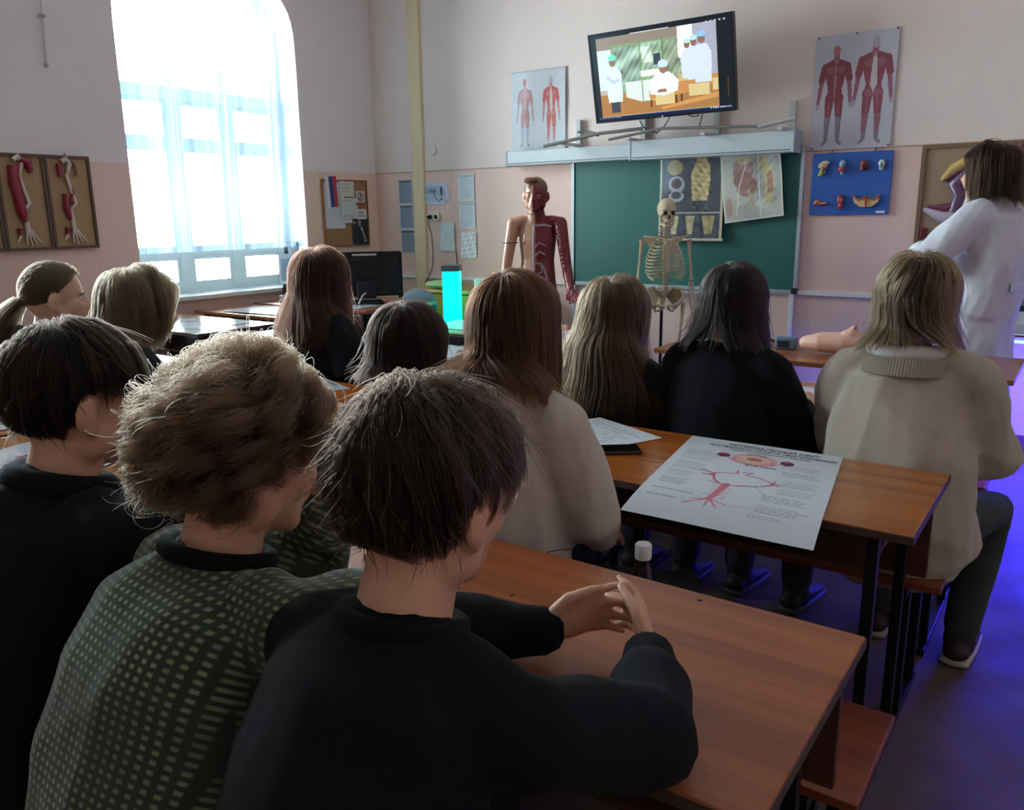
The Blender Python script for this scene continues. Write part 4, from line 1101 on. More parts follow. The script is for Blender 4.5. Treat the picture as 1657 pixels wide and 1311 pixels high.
# ---- left boy in black
loc, rz = (-1.37, .48), math.radians(-4)
boy3, J = person('boy with smooth dark hair in a black hooded top at the left edge', loc, rz, 'fair',
    top=dict(mat=M_BLK, ease=.036, blouse=.02, collar=(M_BLK, .024, .006), fold=.007, name='hooded_top',
             solids=[lambda mb, J: ell(mb, J['nb'] + Vector((0, -.085, -.035)), (.11, .035, .055))]),
    hair=dict(kind='short', n=12000, k=12, len=.095, lvar=.15, color='1e1814', grav=.16, lift=.02, cling=.95, clow=-.2, low=-.62, temple=.10, ear=.48, sides=.5, thick=.014, rad=.0005, clumps=300, clump=.4, part=0, rnd=.02, stray=.01, crown=(0, -.3, .95)),
    head=(10, 6, 0), lean=.16, hf=.055, ztop=1.222, arms={-1: (Vector((-.26, .30, .80)), Vector((-.08, .42, .80))), 1: (Vector((.26, .30, .80)), Vector((.08, .42, .80)))}, voxel=.0065, seed=3)

# ---- hoodie girl (row 1 bench)
def hood(mb, J):
    nb = J['nb']
    pts = []
    for k in range(13):
        a = -PI * .12 - PI * .76 * k / 12 * 1.0
        pts.append(nb + Vector((math.cos(a) * .115, math.sin(a) * .085 - .01, .015 + .0 * math.sin(a))))
    ring_loft(mb, pts, [(.030, .036)] * 13, right=(0, 0, 1))
    ell(mb, nb + Vector((.015, -.095, -.045)), (.125, .055, .095))
    ring_loft(mb, [nb + Vector((.095, -.01, .03)), nb + Vector((.105, -.075, .005)), nb + Vector((.085, -.125, -.05)), nb + Vector((.03, -.150, -.105)), nb + Vector((-.04, -.150, -.12))], [(.020, .026), (.022, .030), (.022, .032), (.020, .028), (.014, .02)])
girl1, J = person('girl in a cream hooded sweatshirt with long straight auburn hair', (-1.06, 1.44), math.radians(-8), 'pale',
    top=dict(mat=M_CREAM, ease=.026, blouse=.03, neckw=.01, solids=[hood], fold=.008, name='hooded_sweatshirt', cuff=.04, hem=-.08),
    hair=dict(kind='long', n=11000, k=22, zend=.99, cols=[((.0, -.055, -.02), (.155, .115, .085)), ((.015, -.095, -.045), (.14, .075, .11))], len=.3, color='3b2316', cling=.8, grav=.5, low=-.5, thick=.010, rad=.0006, clumps=300, clump=.55, part=1, lift=.05, lk=1.18, vary=.35, stray=.015),
    arms={1: (Vector((.205, .07, .75)), Vector((.10, .26, .63))), -1: (Vector((-.205, .07, .75)), Vector((-.10, .26, .63)))},
    head=(4, 4, 0), lean=.03, ztop=1.27, fem=True, trousers='24262c', seed=4, voxel=.008, legs={1: ((.085, .0, .525), (.30, .30, .51), (.26, .30, .09)), -1: ((-.085, .02, .525), (-.10, .40, .51), (-.1, .38, .09))})

# ---- bobbed girl (row 1 bench)
girl2, J = person('girl with a short dark bob in a dark blue top, behind the front boy', (-1.395, 1.42), math.radians(-4), 'pale',
    top=dict(mat=cloth('slate_blue', '39445c'), ease=.03, blouse=.015, fold=.006, name='sweatshirt'),
    hair=dict(kind='long', n=9000, k=16, zend=1.005, len=.2, color='1f1815', cling=.9, grav=.42, low=-.5, thick=.012, rad=.0006, clumps=220, clump=.4, part=1, lift=.06, lk=1.08, stray=.01),
    head=(0, 8, 0), lean=.06, ztop=1.18, hipz=.52, fem=True, sz=.95, seed=5, voxel=.008)

# ---- wavy girl, black jacket (row 2 bench)
girl3, J = person('girl with long wavy ash brown hair down her back and black sleeves', (-1.32, 2.40), math.radians(-6), 'pale',
    top=dict(mat=M_BLK, ease=.034, blouse=.02, fold=.006, name='jacket'),
    hair=dict(kind='long', n=12000, k=26, zend=.74, len=.5, color='453425', cling=.8, grav=.5, low=-.5, thick=.034, rad=.0007, clumps=150, clump=.55, part=1, lift=.16, wave=.13, lk=1.28, lvar=.12, vary=.4, stray=.02),
    head=(0, 6, 0), lean=.02, ztop=1.175, fem=True, seed=6, voxel=.0085)

# ---- black shirt girl (row 2 bench)
girl4, J = person('girl in a black top with straight dark hair', (-.915, 2.43), math.radians(-8), 'pale',
    top=dict(mat=M_BLK2, ease=.024, blouse=.022, neckw=.035, fold=.005, name='top'),
    hair=dict(kind='long', n=10000, k=20, zend=1.00, len=.3, color='161211', cling=.9, grav=.5, low=-.42, thick=.014, rad=.0007, clumps=200, clump=.4, part=1, lift=.07, lk=1.1, split=.10, stray=.01),
    head=(0, 4, 0), lean=.01, ztop=1.235, fem=True, seed=7, voxel=.0085)

# ---- beige sweater girl (row 2 bench)
def rib_band(to, J):
    nb = J['nb']; mb = MB()
    for k in range(30):
        a = -PI / 2 + (k - 14.5) / 14.5 * .95
        c = nb + Vector((math.cos(a) * .118, math.sin(a) * .108 + .006, -.020))
        mb.tube([c + Vector((0, 0, .012)), c + Vector((0, -.012, -.010)), c + Vector((0, -.020, -.032))], .0048, 6)
    mb.build('ribbed_collar', cloth('rib_knit', 'a39888', .95, .4), to, smooth=True)
def tee(to, J):
    nb = J['nb']; mb = MB(); pts = []
    for k in range(15):
        a = -PI / 2 + (k - 7) / 7 * 1.5
        pts.append(nb + Vector((math.cos(a) * .088, math.sin(a) * .078, .004)))
    mb.tube(pts, [.022] * 15, 12); mb.build('tshirt_collar', cloth('white_tee', 'd2d0d4', .9, .2, .03), to, smooth=True)
girl5, J = person('girl in a loose beige knit sweater with wavy ash blonde hair at right', (-.395, 2.40), math.radians(-3), 'pale',
    top=dict(mat=M_BEIGE, ease=.036, blouse=.04, neckw=.03, parts=[rib_band, tee], fold=.015, name='sweater', cuff=.05, hem=-.10, fscale=(7, 7, 5)),
    hair=dict(kind='long', n=10000, k=20, zend=1.04, split=.05, len=.3, color='50402e', cling=.7, grav=.45, low=-.5, thick=.022, rad=.0007, clumps=130, clump=.65, part=1, lift=.12, wave=.14, lk=1.16, vary=.4, stray=.02),
    head=(0, 8, 0), lean=.02, ztop=1.27, fem=True, trousers='303a34', shoes='2c1418', sole='b0a898', seed=8, voxel=.0085,
    arms={1: (Vector((.205, .10, .74)), Vector((.12, .30, .78))), -1: (Vector((-.205, .10, .74)), Vector((-.12, .30, .78)))},
    legs={1: ((.085, .02, .53), (.19, .40, .50), (.155, .34, .09)), -1: ((-.085, .02, .53), (-.10, .42, .50), (-.1, .38, .09))})

# ---- long red haired girl, black t-shirt with yellow letter (row 2 bench, middle block)
def letter(to, J):
    nb = J['nb']
    o = text_mesh('yellow_letter', 'N', .085, mat('yellow_print', 'c8a830', .7), to, Matrix.Translation((-.055, -.170, nb.z - .235)) @ Matrix.Rotation(PI / 2, 4, 'X'), extrude=.004)
girl6, J = person('girl with very long auburn hair in a black t-shirt with a yellow letter', (-2.76, 2.40), math.radians(-6), 'fair',
    top=dict(mat=M_BLK, ease=.036, blouse=.02, sleeve=.42, fold=.007, name='tshirt', parts=[letter]),
    hair=dict(kind='long', n=9000, k=24, zend=.88, len=.45, color='321d15', cling=.7, grav=.5, low=-.5, thick=.040, rad=.0008, clumps=180, clump=.4, part=1, lift=.2, wave=.05, lk=1.25, lvar=.3, vary=.3, stray=.02, crown=(0, -.3, .95)),
    head=(-4, 2, 0), lean=.02, ztop=1.245, fem=True, seed=9, voxel=.009, arms={1: (Vector((.25, .02, .72)), Vector((.12, .27, .80)))})

# ---- blonde girl, left (row 1 bench, middle block)
girl7, J = person('girl with shoulder length wavy blonde hair and dark top at left', (-2.60, 1.42), math.radians(-20), 'pale',
    top=dict(mat=M_NAVY, ease=.03, fold=.005, name='top'),
    hair=dict(kind='long', n=10000, k=18, zend=1.00, len=.3, color='645440', cling=.6, grav=.45, low=-.5, thick=.034, rad=.0007, clumps=120, clump=.6, part=1, lift=.2, wave=.12, lk=1.15, vary=.4, stray=.02),
    head=(5, 8, 0), lean=.06, ztop=1.23, fem=True, seed=10, voxel=.0085)

# ---- girl with tied hair in profile, leftmost
girl8, J = person('girl with blonde hair tied low, seen in profile at the far left', (-3.08, 1.38), math.radians(-22), 'pale',
    top=dict(mat=cloth('grey_hoodie', '3a3d44'), ease=.034, fold=.005, name='sweatshirt', solids=[lambda mb, J: ell(mb, J['nb'] + Vector((0, -.09, -.02)), (.11, .04, .06))]),
    hair=dict(kind='tied', n=8000, k=16, len=.2, color='5a4a38', low=-.55, temple=.02, ear=.05, thick=.010, tie=(0, -.86, -.42), tail=(0, -.75, -.6), tlen=.13, rad=.0007, clumps=0, clump=0, vary=.35, stray=.01),
    head=(2, 4, 0), lean=.06, ztop=1.245, fem=True, seed=11, voxel=.007)

# ---- standing woman in the white coat
def coat_skirt(mb, J):
    h = J['hip']; ring_loft(mb, [h + Vector((0, 0, .12)), h, h + Vector((0, 0, -.22)), h + Vector((0, 0, -.42))], [(.165, .125), (.195, .15), (.205, .16), (.215, .165)], n=20)
def belt(to, J):
    h = J['hip']; MB().bbox(-.09, .09, -.172, -.162, h.z + .10, h.z + .14, .004).build('back_belt', M_COAT, to)
teach, J = person('woman in a white coat with a brown bob, standing with folded arms', (-.445, 4.45), math.radians(72), 'fair',
    top=dict(mat=M_COAT, ease=.036, blouse=.02, solids=[coat_skirt], fold=.009, name='lab_coat', sleeve=.95, cuff=.05, collar=(M_COAT, .016, .0), parts=[belt], hem=.0),
    hair=dict(kind='long', n=9000, k=16, zend=1.43, len=.2, color='2a1b13', cling=.5, grav=.38, low=-.5, thick=.034, rad=.0007, clumps=150, clump=.5, part=1, lift=.25, lk=1.15, vary=.5, stray=.01),
    head=(-14, 0, 0), lean=.0, ztop=1.675, hipz=.93, fem=True, standing=True, trousers='1c1c22', seed=12, voxel=.0085,
    arms={-1: (Vector((-.30, .12, 1.17)), Vector((-.04, .27, 1.20))), 1: (Vector((.22, .06, 1.14)), Vector((.02, .24, 1.14)))})

# bench that the three boys sit on (its desk stands beside the camera)
bn = empty('school_bench', (-.95, .43, 0), label='brown bench that the three boys in the nearest row sit on', cat='bench')
MB().bbox(-.85, .72, -.16, .16, .415, .437, .003).build('bench_seat', M_BENCH, bn)
for sx in (-.7, 0, .6):
    for sy in (-.11, .11): MB().bbox(sx - .0125, sx + .0125, sy - .0125, sy + .0125, 0, .415, .002).build('leg', M_STEEL, bn)
# ================================================================ MANNEQUIN AND SKELETON
def muscle_mat():
    m = bpy.data.materials.new('mannequin_skin_and_muscle'); m.use_nodes = True; nt = m.node_tree; b = nt.nodes['Principled BSDF']
    tc = nt.nodes.new('ShaderNodeTexCoord'); sp = nt.nodes.new('ShaderNodeSeparateXYZ'); nt.links.new(tc.outputs['Object'], sp.inputs[0])
    gt = nt.nodes.new('ShaderNodeMath'); gt.operation = 'LESS_THAN'; gt.inputs[1].default_value = 0.0; nt.links.new(sp.outputs['X'], gt.inputs[0])
    wv = nt.nodes.new('ShaderNodeTexWave'); wv.bands_direction = 'DIAGONAL'; wv.inputs['Scale'].default_value = 22; wv.inputs['Distortion'].default_value = 7; wv.inputs['Detail'].default_value = 2; nt.links.new(tc.outputs['Object'], wv.inputs['Vector'])
    rm = nt.nodes.new('ShaderNodeValToRGB'); e = rm.color_ramp.elements; e[0].position = 0; e[0].color = (*lin('5e1018'), 1); e[1].position = 1; e[1].color = (*lin('94202c'), 1)
    nt.links.new(wv.outputs['Fac'], rm.inputs[0])
    mx = nt.nodes.new('ShaderNodeMix'); mx.data_type = 'RGBA'; mx.inputs[6].default_value = (*lin('c69478'), 1); nt.links.new(rm.outputs[0], mx.inputs[7]); nt.links.new(gt.outputs[0], mx.inputs[0])
    nt.links.new(mx.outputs[2], b.inputs['Base Color']); b.inputs['Roughness'].default_value = .35; b.inputs['Coat Weight'].default_value = .3
    bp = nt.nodes.new('ShaderNodeBump'); bp.inputs['Distance'].default_value = .004; ml = nt.nodes.new('ShaderNodeMath'); ml.operation = 'MULTIPLY'; nt.links.new(gt.outputs[0], ml.inputs[0]); nt.links.new(wv.outputs['Fac'], ml.inputs[1])
    nt.links.new(ml.outputs[0], bp.inputs['Height']); bp.inputs['Strength'].default_value = .5; nt.links.new(bp.outputs['Normal'], b.inputs['Normal'])
    return m
MX, MY = -3.21, 4.82
mq, J = person('anatomical mannequin, half skin and half red muscle, in front of the class', (MX, MY), math.radians(180 + 22), 'fair', name='anatomy_mannequin', category='mannequin',
    standing=True, ztop=1.635, hipz=.86, lean=.0, head=(0, 0, 0), trousers=None, voxel=.007, extra={'skinmat': muscle_mat()}, sz=.98,
    arms={1: (Vector((.215, .0, 1.04)), Vector((.225, .05, .82))), -1: (Vector((-.215, .02, 1.04)), Vector((-.27, .18, .90)))}, hands={-1: (Vector((-.3, .55, -.55)), (.3, .6, .6), 1, .9, .25), 1: (Vector((0, .1, -1)), (-1, 0, 0), 1, .9, .3)},
    legs={s: ((s * .085, 0, .84), (s * .09, .02, .44), (s * .09, 0, .09)) for s in (-1, 1)}, legsmesh=False, seed=20)
nb, Hc, hip = J['nb'], J['Hc'], J['hip']
cap = MB(); ell(cap, Hc + Vector((0, -.02, .045)), (.083, .098, .083)); ell(cap, Hc + Vector((.02, .055, .10)), (.055, .035, .022)); ell(cap, Hc + Vector((.0, -.06, .0)), (.07, .06, .07))
cm_ = fuse(cap, .006, 3); folds(cm_, .003, 4, (40, 40, 20))
link_mesh('hair_cap', cm_, mat('moulded_hair', '7c5840', .5), mq)
M_TEN = mat('tendon_grey', 'a49a9c', .4)
def strip(pts, r_): MB().tube(pts, r_, 8).build('tendon_strip', M_TEN, mq, smooth=True)
z0 = nb.z - .07; fy = lambda z: .098 if z > 1.15 else .092
strip([(0, .078, z0), (0, .100, z0 - .10), (0, .098, z0 - .2), (0, .094, z0 - .35), (0, .098, z0 - .5)], .009)
strip([(-.01, .08, z0 - .005), (-.07, .082, z0 - .002), (-.12, .075, z0 - .012)], .006)
for dz in (.13, .19): strip([(-.01, .102, z0 - dz - .02), (-.04, .102, z0 - dz + .012), (-.08, .092, z0 - dz - .01)], .006)
strip([(-.005, .096, z0 - .26), (-.05, .094, z0 - .26), (-.055, .092, z0 - .32), (-.01, .096, z0 - .335)], .006)
strip([(-.058, .092, z0 - .27), (-.09, .075, z0 - .36), (-.06, .088, z0 - .46), (-.02, .095, z0 - .51)], .009)
MB().ball((.065, .096, z0 - .12), (.008, .005, .008), 10).build('nipple', mat('nipple_brown', '7a4a3c', .5), mq, smooth=True)
sh = J['sh1']; el = J['A'][1][0]; p_ = sh.lerp(el, .45)
MB().tube([p_ + Vector((.052 * math.cos(a), .052 * math.sin(a), 0)) for a in [2 * PI * k / 16 for k in range(17)]], .003, 6).build('joint_line', mat('joint_dark', '3c2420', .6), mq, smooth=True)
MB().tube([Vector((.062 * math.cos(a), -.005 + .060 * math.sin(a), nb.z + .012 + .012 * math.sin(a) * -1)) for a in [PI * k / 12 for k in range(13)]], .0025, 6).build('joint_line', mat('joint_dark'), mq, smooth=True)
MB().bbox(-.22, .22, -.18, .18, 0, .045, .01).build('stand_plate', mat('stand_grey', '5a5a5e', .5), mq)

# ---- skeleton on a stand
M_BONE = mat('bone', 'cdbb98', .55, var=.06, vscale=30); M_BONE2 = mat('bone_dark', '8c7a60', .7)
SX, SY, sc_k = -2.33, 5.02, .885
sk = empty('skeleton_model', (SX, SY, 0), math.radians(180 + 38), label='life size plastic skeleton hanging on a black stand before the chalkboard', cat='skeleton'); sk.scale = (sc_k,) * 3
V = lambda *a: Vector(a)
# skull
mb = MB(); hz = 1.575
ell(mb, (0, -.01, hz + .03), (.070, .088, .078)); ell(mb, (0, .045, hz - .02), (.045, .040, .045)); ell(mb, (0, .055, hz - .055), (.030, .028, .022))
for s in (-1, 1): ell(mb, (s * .052, .045, hz - .015), (.012, .028, .010)); ell(mb, (s * .03, .073, hz + .022), (.026, .010, .007))
skull = link_mesh('skull', fuse(mb, .006, 3), M_BONE, sk)
for s in (-1, 1): MB().ball((s * .028, .074, hz), (.017, .016, .015), 14).build('eye_socket', mat('socket_black', '3a2e24', .9), skull, smooth=True)
MB().ball((0, .083, hz - .027), (.009, .010, .014), 10).build('nose_cavity', mat('socket_black'), skull, smooth=True)
for k in range(10): MB().bbox(-.024 + k * .005, -.0195 + k * .005, .078 - abs(k - 4.5) * .002, .083 - abs(k - 4.5) * .002, hz - .066, hz - .056, .001).build('tooth', mat('tooth', 'd8d0bc', .3), skull)
mb = MB(); ring_loft(mb, [(-.048, .0, hz - .03), (-.044, .02, hz - .075), (-.02, .068, hz - .092), (.02, .068, hz - .092), (.044, .02, hz - .075), (.048, .0, hz - .03)], [.009, .011, .012, .012, .011, .009], right=(0, 0, 1), n=8)
link_mesh('jaw', fuse(mb, .005, 2), M_BONE, sk)
# spine
def spine(z): return -.02 + .025 * math.sin((z - .95) * 9) - .03 * (1 if 1.1 < z < 1.4 else 0) * math.sin((z - 1.1) / .3 * PI)
for k in range(24):
    z = .985 + k * .0225; r_ = .024 - .0005 * k; y = spine(z)
    v = MB().lathe([(r_ * .9, -.008), (r_, -.006), (r_ * .9, 0), (r_, .006), (r_ * .9, .008)], 12, loc=(0, y, z)); v.ball((0, y - .032, z - .004), (.006, .020, .006), 8)
    for s in (-1, 1): v.ball((s * .030, y - .018, z), (.018, .006, .005), 8)
    v.build('vertebra', M_BONE, sk, smooth=True)
MB().bbox(-.016, .016, .072, .084, 1.15, 1.34, .004).build('sternum', M_BONE, sk); MB().bbox(-.024, .024, .068, .080, 1.33, 1.385, .006).build('sternum', M_BONE, sk)
for k in range(12):
    zb = 1.41 - k * .026; wd = .065 + .065 * math.sin(min(1, (k + 1) / 7) * PI / 2) - (.012 * max(0, k - 8)); dp = .080 + .01 * min(k, 5)
    zf = 1.37 - min(k, 9) * .024 - .02; end = .06 if k < 8 else (.45 if k < 10 else 1.0)
    for s in (-1, 1):
        pts = []
        for q in range(13):
            a = q / 12 * (PI - end); x = s * wd * math.sin(a) * 1.0; y = spine(zb) - dp * math.cos(a) * .95 + .055 * (1 - math.cos(a)) * .4 + .012; z = zb + (zf - zb) * (1 - math.cos(a)) / 2 - .035 * math.sin(a)
            pts.append((x + s * .012, min(y, .082), z))
        MB().tube(pts, .0052, 8).build('rib', M_BONE, sk, smooth=True)
for s in (-1, 1):
    MB().tube([(s * .018, .075, 1.385), (s * .07, .065, 1.40), (s * .12, .03, 1.405), (s * .165, .0, 1.41)], .007, 8).build('collarbone', M_BONE, sk, smooth=True)
    MB().prism([(s * .06, 1.28), (s * .13, 1.37), (s * .165, 1.40), (s * .07, 1.41)], -.095, -.085, 'y').build('shoulder_blade', M_BONE, sk)
    a0, a1, a2 = V(s * .175, -.01, 1.385), V(s * .20, -.01, 1.09), V(s * .215, .03, .85)
    MB().tube([a0, a0.lerp(a1, .1), a0.lerp(a1, .5), a0.lerp(a1, .93), a1], [.022, .014, .0095, .012, .020], 10).build('humerus', M_BONE, sk, smooth=True)
    for d in (-.010, .012): MB().tube([a1 + V(d, 0, -.012), a1.lerp(a2, .5) + V(d * 1.3, 0, 0), a2 + V(d, 0, .012)], [.009, .006, .008], 8).build('forearm_bone', M_BONE, sk, smooth=True)
    hd = MB()
    for i in range(8): hd.ball(a2 + V((i % 4 - 1.5) * .011, 0, -.005 - .012 * (i // 4)), (.0075, .007, .007), 8)
    hb = hd.build('wrist_bones', M_BONE, sk, smooth=True)
    for f in range(5):
        o = (f - 1.8) * .013; L_ = [.055, .085, .092, .085, .07][f] if s > 0 else [.07, .085, .092, .085, .055][f]
        b0 = a2 + V(o, 0, -.03); sp_ = o * 1.3
        MB().tube([b0, b0 + V(sp_ * .6, .008, -.055), b0 + V(sp_ * 1.0, .012, -.055 - L_ * .5), b0 + V(sp_ * 1.2, .02, -.055 - L_)], [.0055, .0048, .0042, .003], 6).build('finger_bone', M_BONE, hb, smooth=True)
    # pelvis half
    pts = [V(s * .02, -.06, .97), V(s * .075, -.055, 1.03), V(s * .125, -.01, 1.02), V(s * .135, .035, .975), V(s * .10, .035, .92), V(s * .075, .01, .89)]
    MB().tube(pts, [.014, .014, .013, .012, .016, .020], 10).build('hip_bone', M_BONE, sk, smooth=True)
    q = MB(); q.add([tuple(p) for p in pts] + [(s * .06, -.03, .95), (s * .085, .01, .94)], [(0, 1, 6), (1, 2, 7, 6), (2, 3, 7), (3, 4, 7), (4, 5, 6, 7), (0, 6, 5)] if s > 0 else [(0, 6, 1), (1, 6, 7, 2), (2, 7, 3), (3, 7, 4), (4, 7, 6, 5), (0, 5, 6)])
    hw = q.build('hip_blade', M_BONE2 if s < 0 else M_BONE, sk); sd = hw.modifiers.new('t', 'SOLIDIFY'); sd.thickness = .007
    MB().tube([(s * .10, .04, .92), (s * .05, .055, .905), (s * .008, .055, .90)], .011, 8).build('pubic_bone', M_BONE, sk, smooth=True)
    MB().tube([(s * .075, .01, .89), (s * .065, -.005, .855), (s * .035, .03, .87), (s * .012, .052, .892)], .009, 8).build('seat_bone', M_BONE, sk, smooth=True)
    h0, k0, f0 = V(s * .145, 0, .91), V(s * .10, .015, .50), V(s * .095, 0, .10)
    MB().tube([V(s * .10, .01, .925), V(s * .125, .0, .925), h0, h0.lerp(k0, .12), h0.lerp(k0, .5), h0.lerp(k0, .92), k0 + V(0, 0, .005)], [.022, .014, .018, .015, .012, .019, .027], 10).build('femur', M_BONE, sk, smooth=True)
    MB().ball(k0 + V(0, .035, -.0), (.018, .010, .020), 10).build('kneecap', M_BONE, sk, smooth=True)
    MB().tube([k0 + V(0, 0, -.025), k0.lerp(f0, .12), k0.lerp(f0, .5), f0 + V(0, 0, .03), f0], [.027, .017, .011, .013, .017], 10).build('tibia', M_BONE, sk, smooth=True)
    MB().tube([k0 + V(s * .025, -.01, -.04), k0.lerp(f0, .5) + V(s * .022, -.01, 0), f0 + V(s * .02, 0, -.005)], [.008, .0055, .008], 8).build('fibula', M_BONE, sk, smooth=True)
    ft = MB(); ft.ball(f0 + V(0, -.03, -.045), (.018, .032, .020), 10); ft.ball(f0 + V(0, .02, -.035), (.022, .035, .018), 10)
    fb = ft.build('foot_bones', M_BONE, sk, smooth=True)
    for f in range(5): MB().tube([f0 + V((f - 2) * .009, .045, -.04), f0 + V((f - 2) * .013, .10, -.06), f0 + V((f - 2) * .014, .145 - abs(f - (1.5 if s < 0 else 2.5)) * .008, -.066)], [.007, .0055, .004], 6).build('toe_bone', M_BONE, fb, smooth=True)
MB().prism([(-.035, .99), (.035, .99), (.012, .90), (-.012, .90)], -.07, -.052, 'y').build('sacrum', M_BONE, sk)
MB().tube([(0, -.075, .06), (0, -.085, .95), (0, -.07, 1.0), (0, -.045, 1.0)], .012, 10).build('pole', M_STEEL, sk, smooth=True)
for k in range(5):
    a = 2 * PI * k / 5 + .3
    g = MB().tube([(0, -.08, .07), (.25 * math.cos(a), -.08 + .25 * math.sin(a), .05)], [.016, .012]).build('stand_leg', M_STEEL, sk)
    MB().ball((.25 * math.cos(a), -.08 + .25 * math.sin(a), .026), .024, 10).build('caster', M_STEEL, g, smooth=True)
# ================================================================ PRINTS, MODELS, SMALL THINGS
M_PRINT = mat('printed_paper', 'ffffff', .55, attr='Col')
M_FILM = mat('laminated_print', 'ffffff', .12, attr='Col', coat=.6)
M_PAPERBACK = mat('paper_white', 'dde0e2', .6)
def wall_print(name, P, x0, z0, label, cat, m=None, y=None, wave=.003, lean=0.0, skew=0.0, th=.001, group=None, seed=0):
    """sheet hanging on the front wall; x0, z0 its lower left corner"""
    y = (W0 - .004) if y is None else y
    r = empty(name, (x0 + P.w / 2, y, z0), label=label, cat=cat, group=group)
    f = lambda u, v: ((u - .5) * P.w + skew * v, -.002 - lean * (1 - v) - wave * (1 + np.sin(5 * u + 3 * v + seed) * np.cos(4 * v - 2 * u + seed)), v * P.h)
    link_mesh('sheet', P.mesh(f), m or M_PRINT, r)
    return r
def figure(P, cx, y0, h, c='a03a40', c2='c07070', c3='b8b4bc', wd=1.0, back=False):
    """standing muscle figure printed on a sheet"""
    a = P.asp; w_ = h * a * .145 * wd                                 # half shoulder width as share of the sheet width
    X = lambda t: cx + t * w_; Y = lambda t: y0 + t * h
    for s in (-1, 1):
        P.line([(X(.28 * s), Y(.46)), (X(.34 * s), Y(.27)), (X(.36 * s), Y(.04))], w_ * .27, c3, 1, w_ * .12)
        P.line([(X(.28 * s), Y(.47)), (X(.33 * s), Y(.30))], w_ * .29, c, 1, w_ * .20)
        P.line([(X(.36 * s), Y(.25)), (X(.37 * s), Y(.12))], w_ * .17, c2 if back else c3, 1, w_ * .10)
        P.line([(X(.36 * s), Y(.03)), (X(.55 * s), Y(.0))], w_ * .09, '8e8890')
        P.line([(X(.72 * s), Y(.79)), (X(.86 * s), Y(.62)), (X(1.0 * s), Y(.42))], w_ * .17, c2, 1, w_ * .10)
        P.line([(X(.70 * s), Y(.79)), (X(.85 * s), Y(.66))], w_ * .20, c)
        P.ell(X(1.03 * s), Y(.39), w_ * .10, .03 * h / 1, 'b0a4a8')
        P.line([(X(.28 * s), Y(.42)), (X(.30 * s), Y(.30))], w_ * .05, c2)
    P.poly([(X(-.75), Y(.82)), (X(-.62), Y(.70)), (X(-.42), Y(.56)), (X(-.52), Y(.45)), (X(.52), Y(.45)), (X(.42), Y(.56)), (X(.62), Y(.70)), (X(.75), Y(.82)), (X(.2), Y(.86)), (X(-.2), Y(.86))], c)
    for s in (-1, 1): P.ell(X(.30 * s), Y(.755), w_ * .27, h * .038, c2)
    for k in range(4): P.rect(X(-.16), Y(.56 + .035 * k), X(.16), Y(.585 + .035 * k), c2)
    if back: P.poly([(X(-.1), Y(.84)), (X(.1), Y(.84)), (X(.2), Y(.55)), (X(0), Y(.48)), (X(-.2), Y(.55))], 'cfc8cc'); P.ell(X(-.22), Y(.475), w_ * .22, h * .04, c2); P.ell(X(.22), Y(.475), w_ * .22, h * .04, c2)
    P.line([(X(0), Y(.84)), (X(0), Y(.90))], w_ * .17, c2); P.ell(X(0), Y(.945), w_ * .22, h * .055, 'b9777a' if not back else 'b8aeb2')
    P.line([(X(0), Y(.85)), (X(0), Y(.48))], w_ * .025, 'e4c8c8')

def corners(u0, v0, u1, v1, y=W0): a = at(u0, v0, y=y); b = at(u1, v1, y=y); return a, b
# posters with the muscle figures
P = Print(.49, .585, .0035, 'cdd2d6'); figure(P, .26, .08, .84, 'b88a8a', 'c49c98', 'b4b8c4', 1.0); figure(P, .74, .06, .86, 'c06a66', 'c88880', 'b4b8c4', 1.0, True); P.noise(.05, 5, 4)  # figure colours washed out to stand for glare on the film
P.rect(.49, 0, .50, 1, 'e8ecee')
r = wall_print('anatomy_poster', P, -3.88, 1.865, 'laminated poster with two red figures paled by painted glare, left of the TV', 'poster', M_FILM, wave=.006)
MB().tube([(-.245, -.006, .585), (.245, -.006, .585)], .006).build('hanging_rail', M_ALU, r)
P = Print(.47, .665, .0032, 'c9c8d0'); figure(P, .27, .05, .86, '8f4a56', 'a06470', '8f8694', 1.15); figure(P, .74, .05, .90, '95525e', 'a46a76', '8f8694', 1.2, True); P.noise(.03, 5, 1)
r = wall_print('anatomy_poster', P, -1.585, 1.765, 'large laminated poster of two muscle figures, right of the TV', 'poster', M_FILM, wave=.004)
for x, z in ((-.22, .655), (0, .66), (.225, .66), (-.22, .012), (.225, .012)): MB().ball((x, -.012, z), .006, 8).build('pin', mat('pin_red', '7a2a2a', .4), r)

# charts hung over the chalkboard
P = Print(.465, .56, .0035, '5a6068'); P.noise(.15, 9, 3)
P.ell(.24, .86, .13, .09, 'a8a078'); P.ell(.66, .80, .13, .16, 'c6b484'); P.poly([(.50, .78), (.60, .98), (.72, .98), (.80, .74), (.76, .46), (.52, .46)], 'c8b688'); P.noise(.35, 40, 8, (P.X > .5) & (P.Y > .3) & (P.X < .82))
P.ell(.27, .66, .13, .10, 'a8aab0'); P.ell(.27, .67, .085, .06, '6a5a60'); P.ell(.27, .52, .12, .07, 'b0b2b6'); P.ell(.27, .53, .08, .045, '5a6068')
P.rect(0, .555, .45, .565, '3c4248'); P.rect(0, .315, 1, .325, 'd8d6cc')
for x, w_, c in ((.25, .075, 'c8c49c'), (.50, .07, 'c6be98'), (.78, .10, 'b4a878')): P.poly([(x - w_, .28), (x + w_, .28), (x + w_ * .6, .06), (x - w_ * .5, .06)], c)
P.noise(.2, 30, 5, P.Y < .3)
P.rect(0, 0, .03, 1, 'd8d0bc'); P.rect(.965, 0, 1, 1, 'd8cfb6')
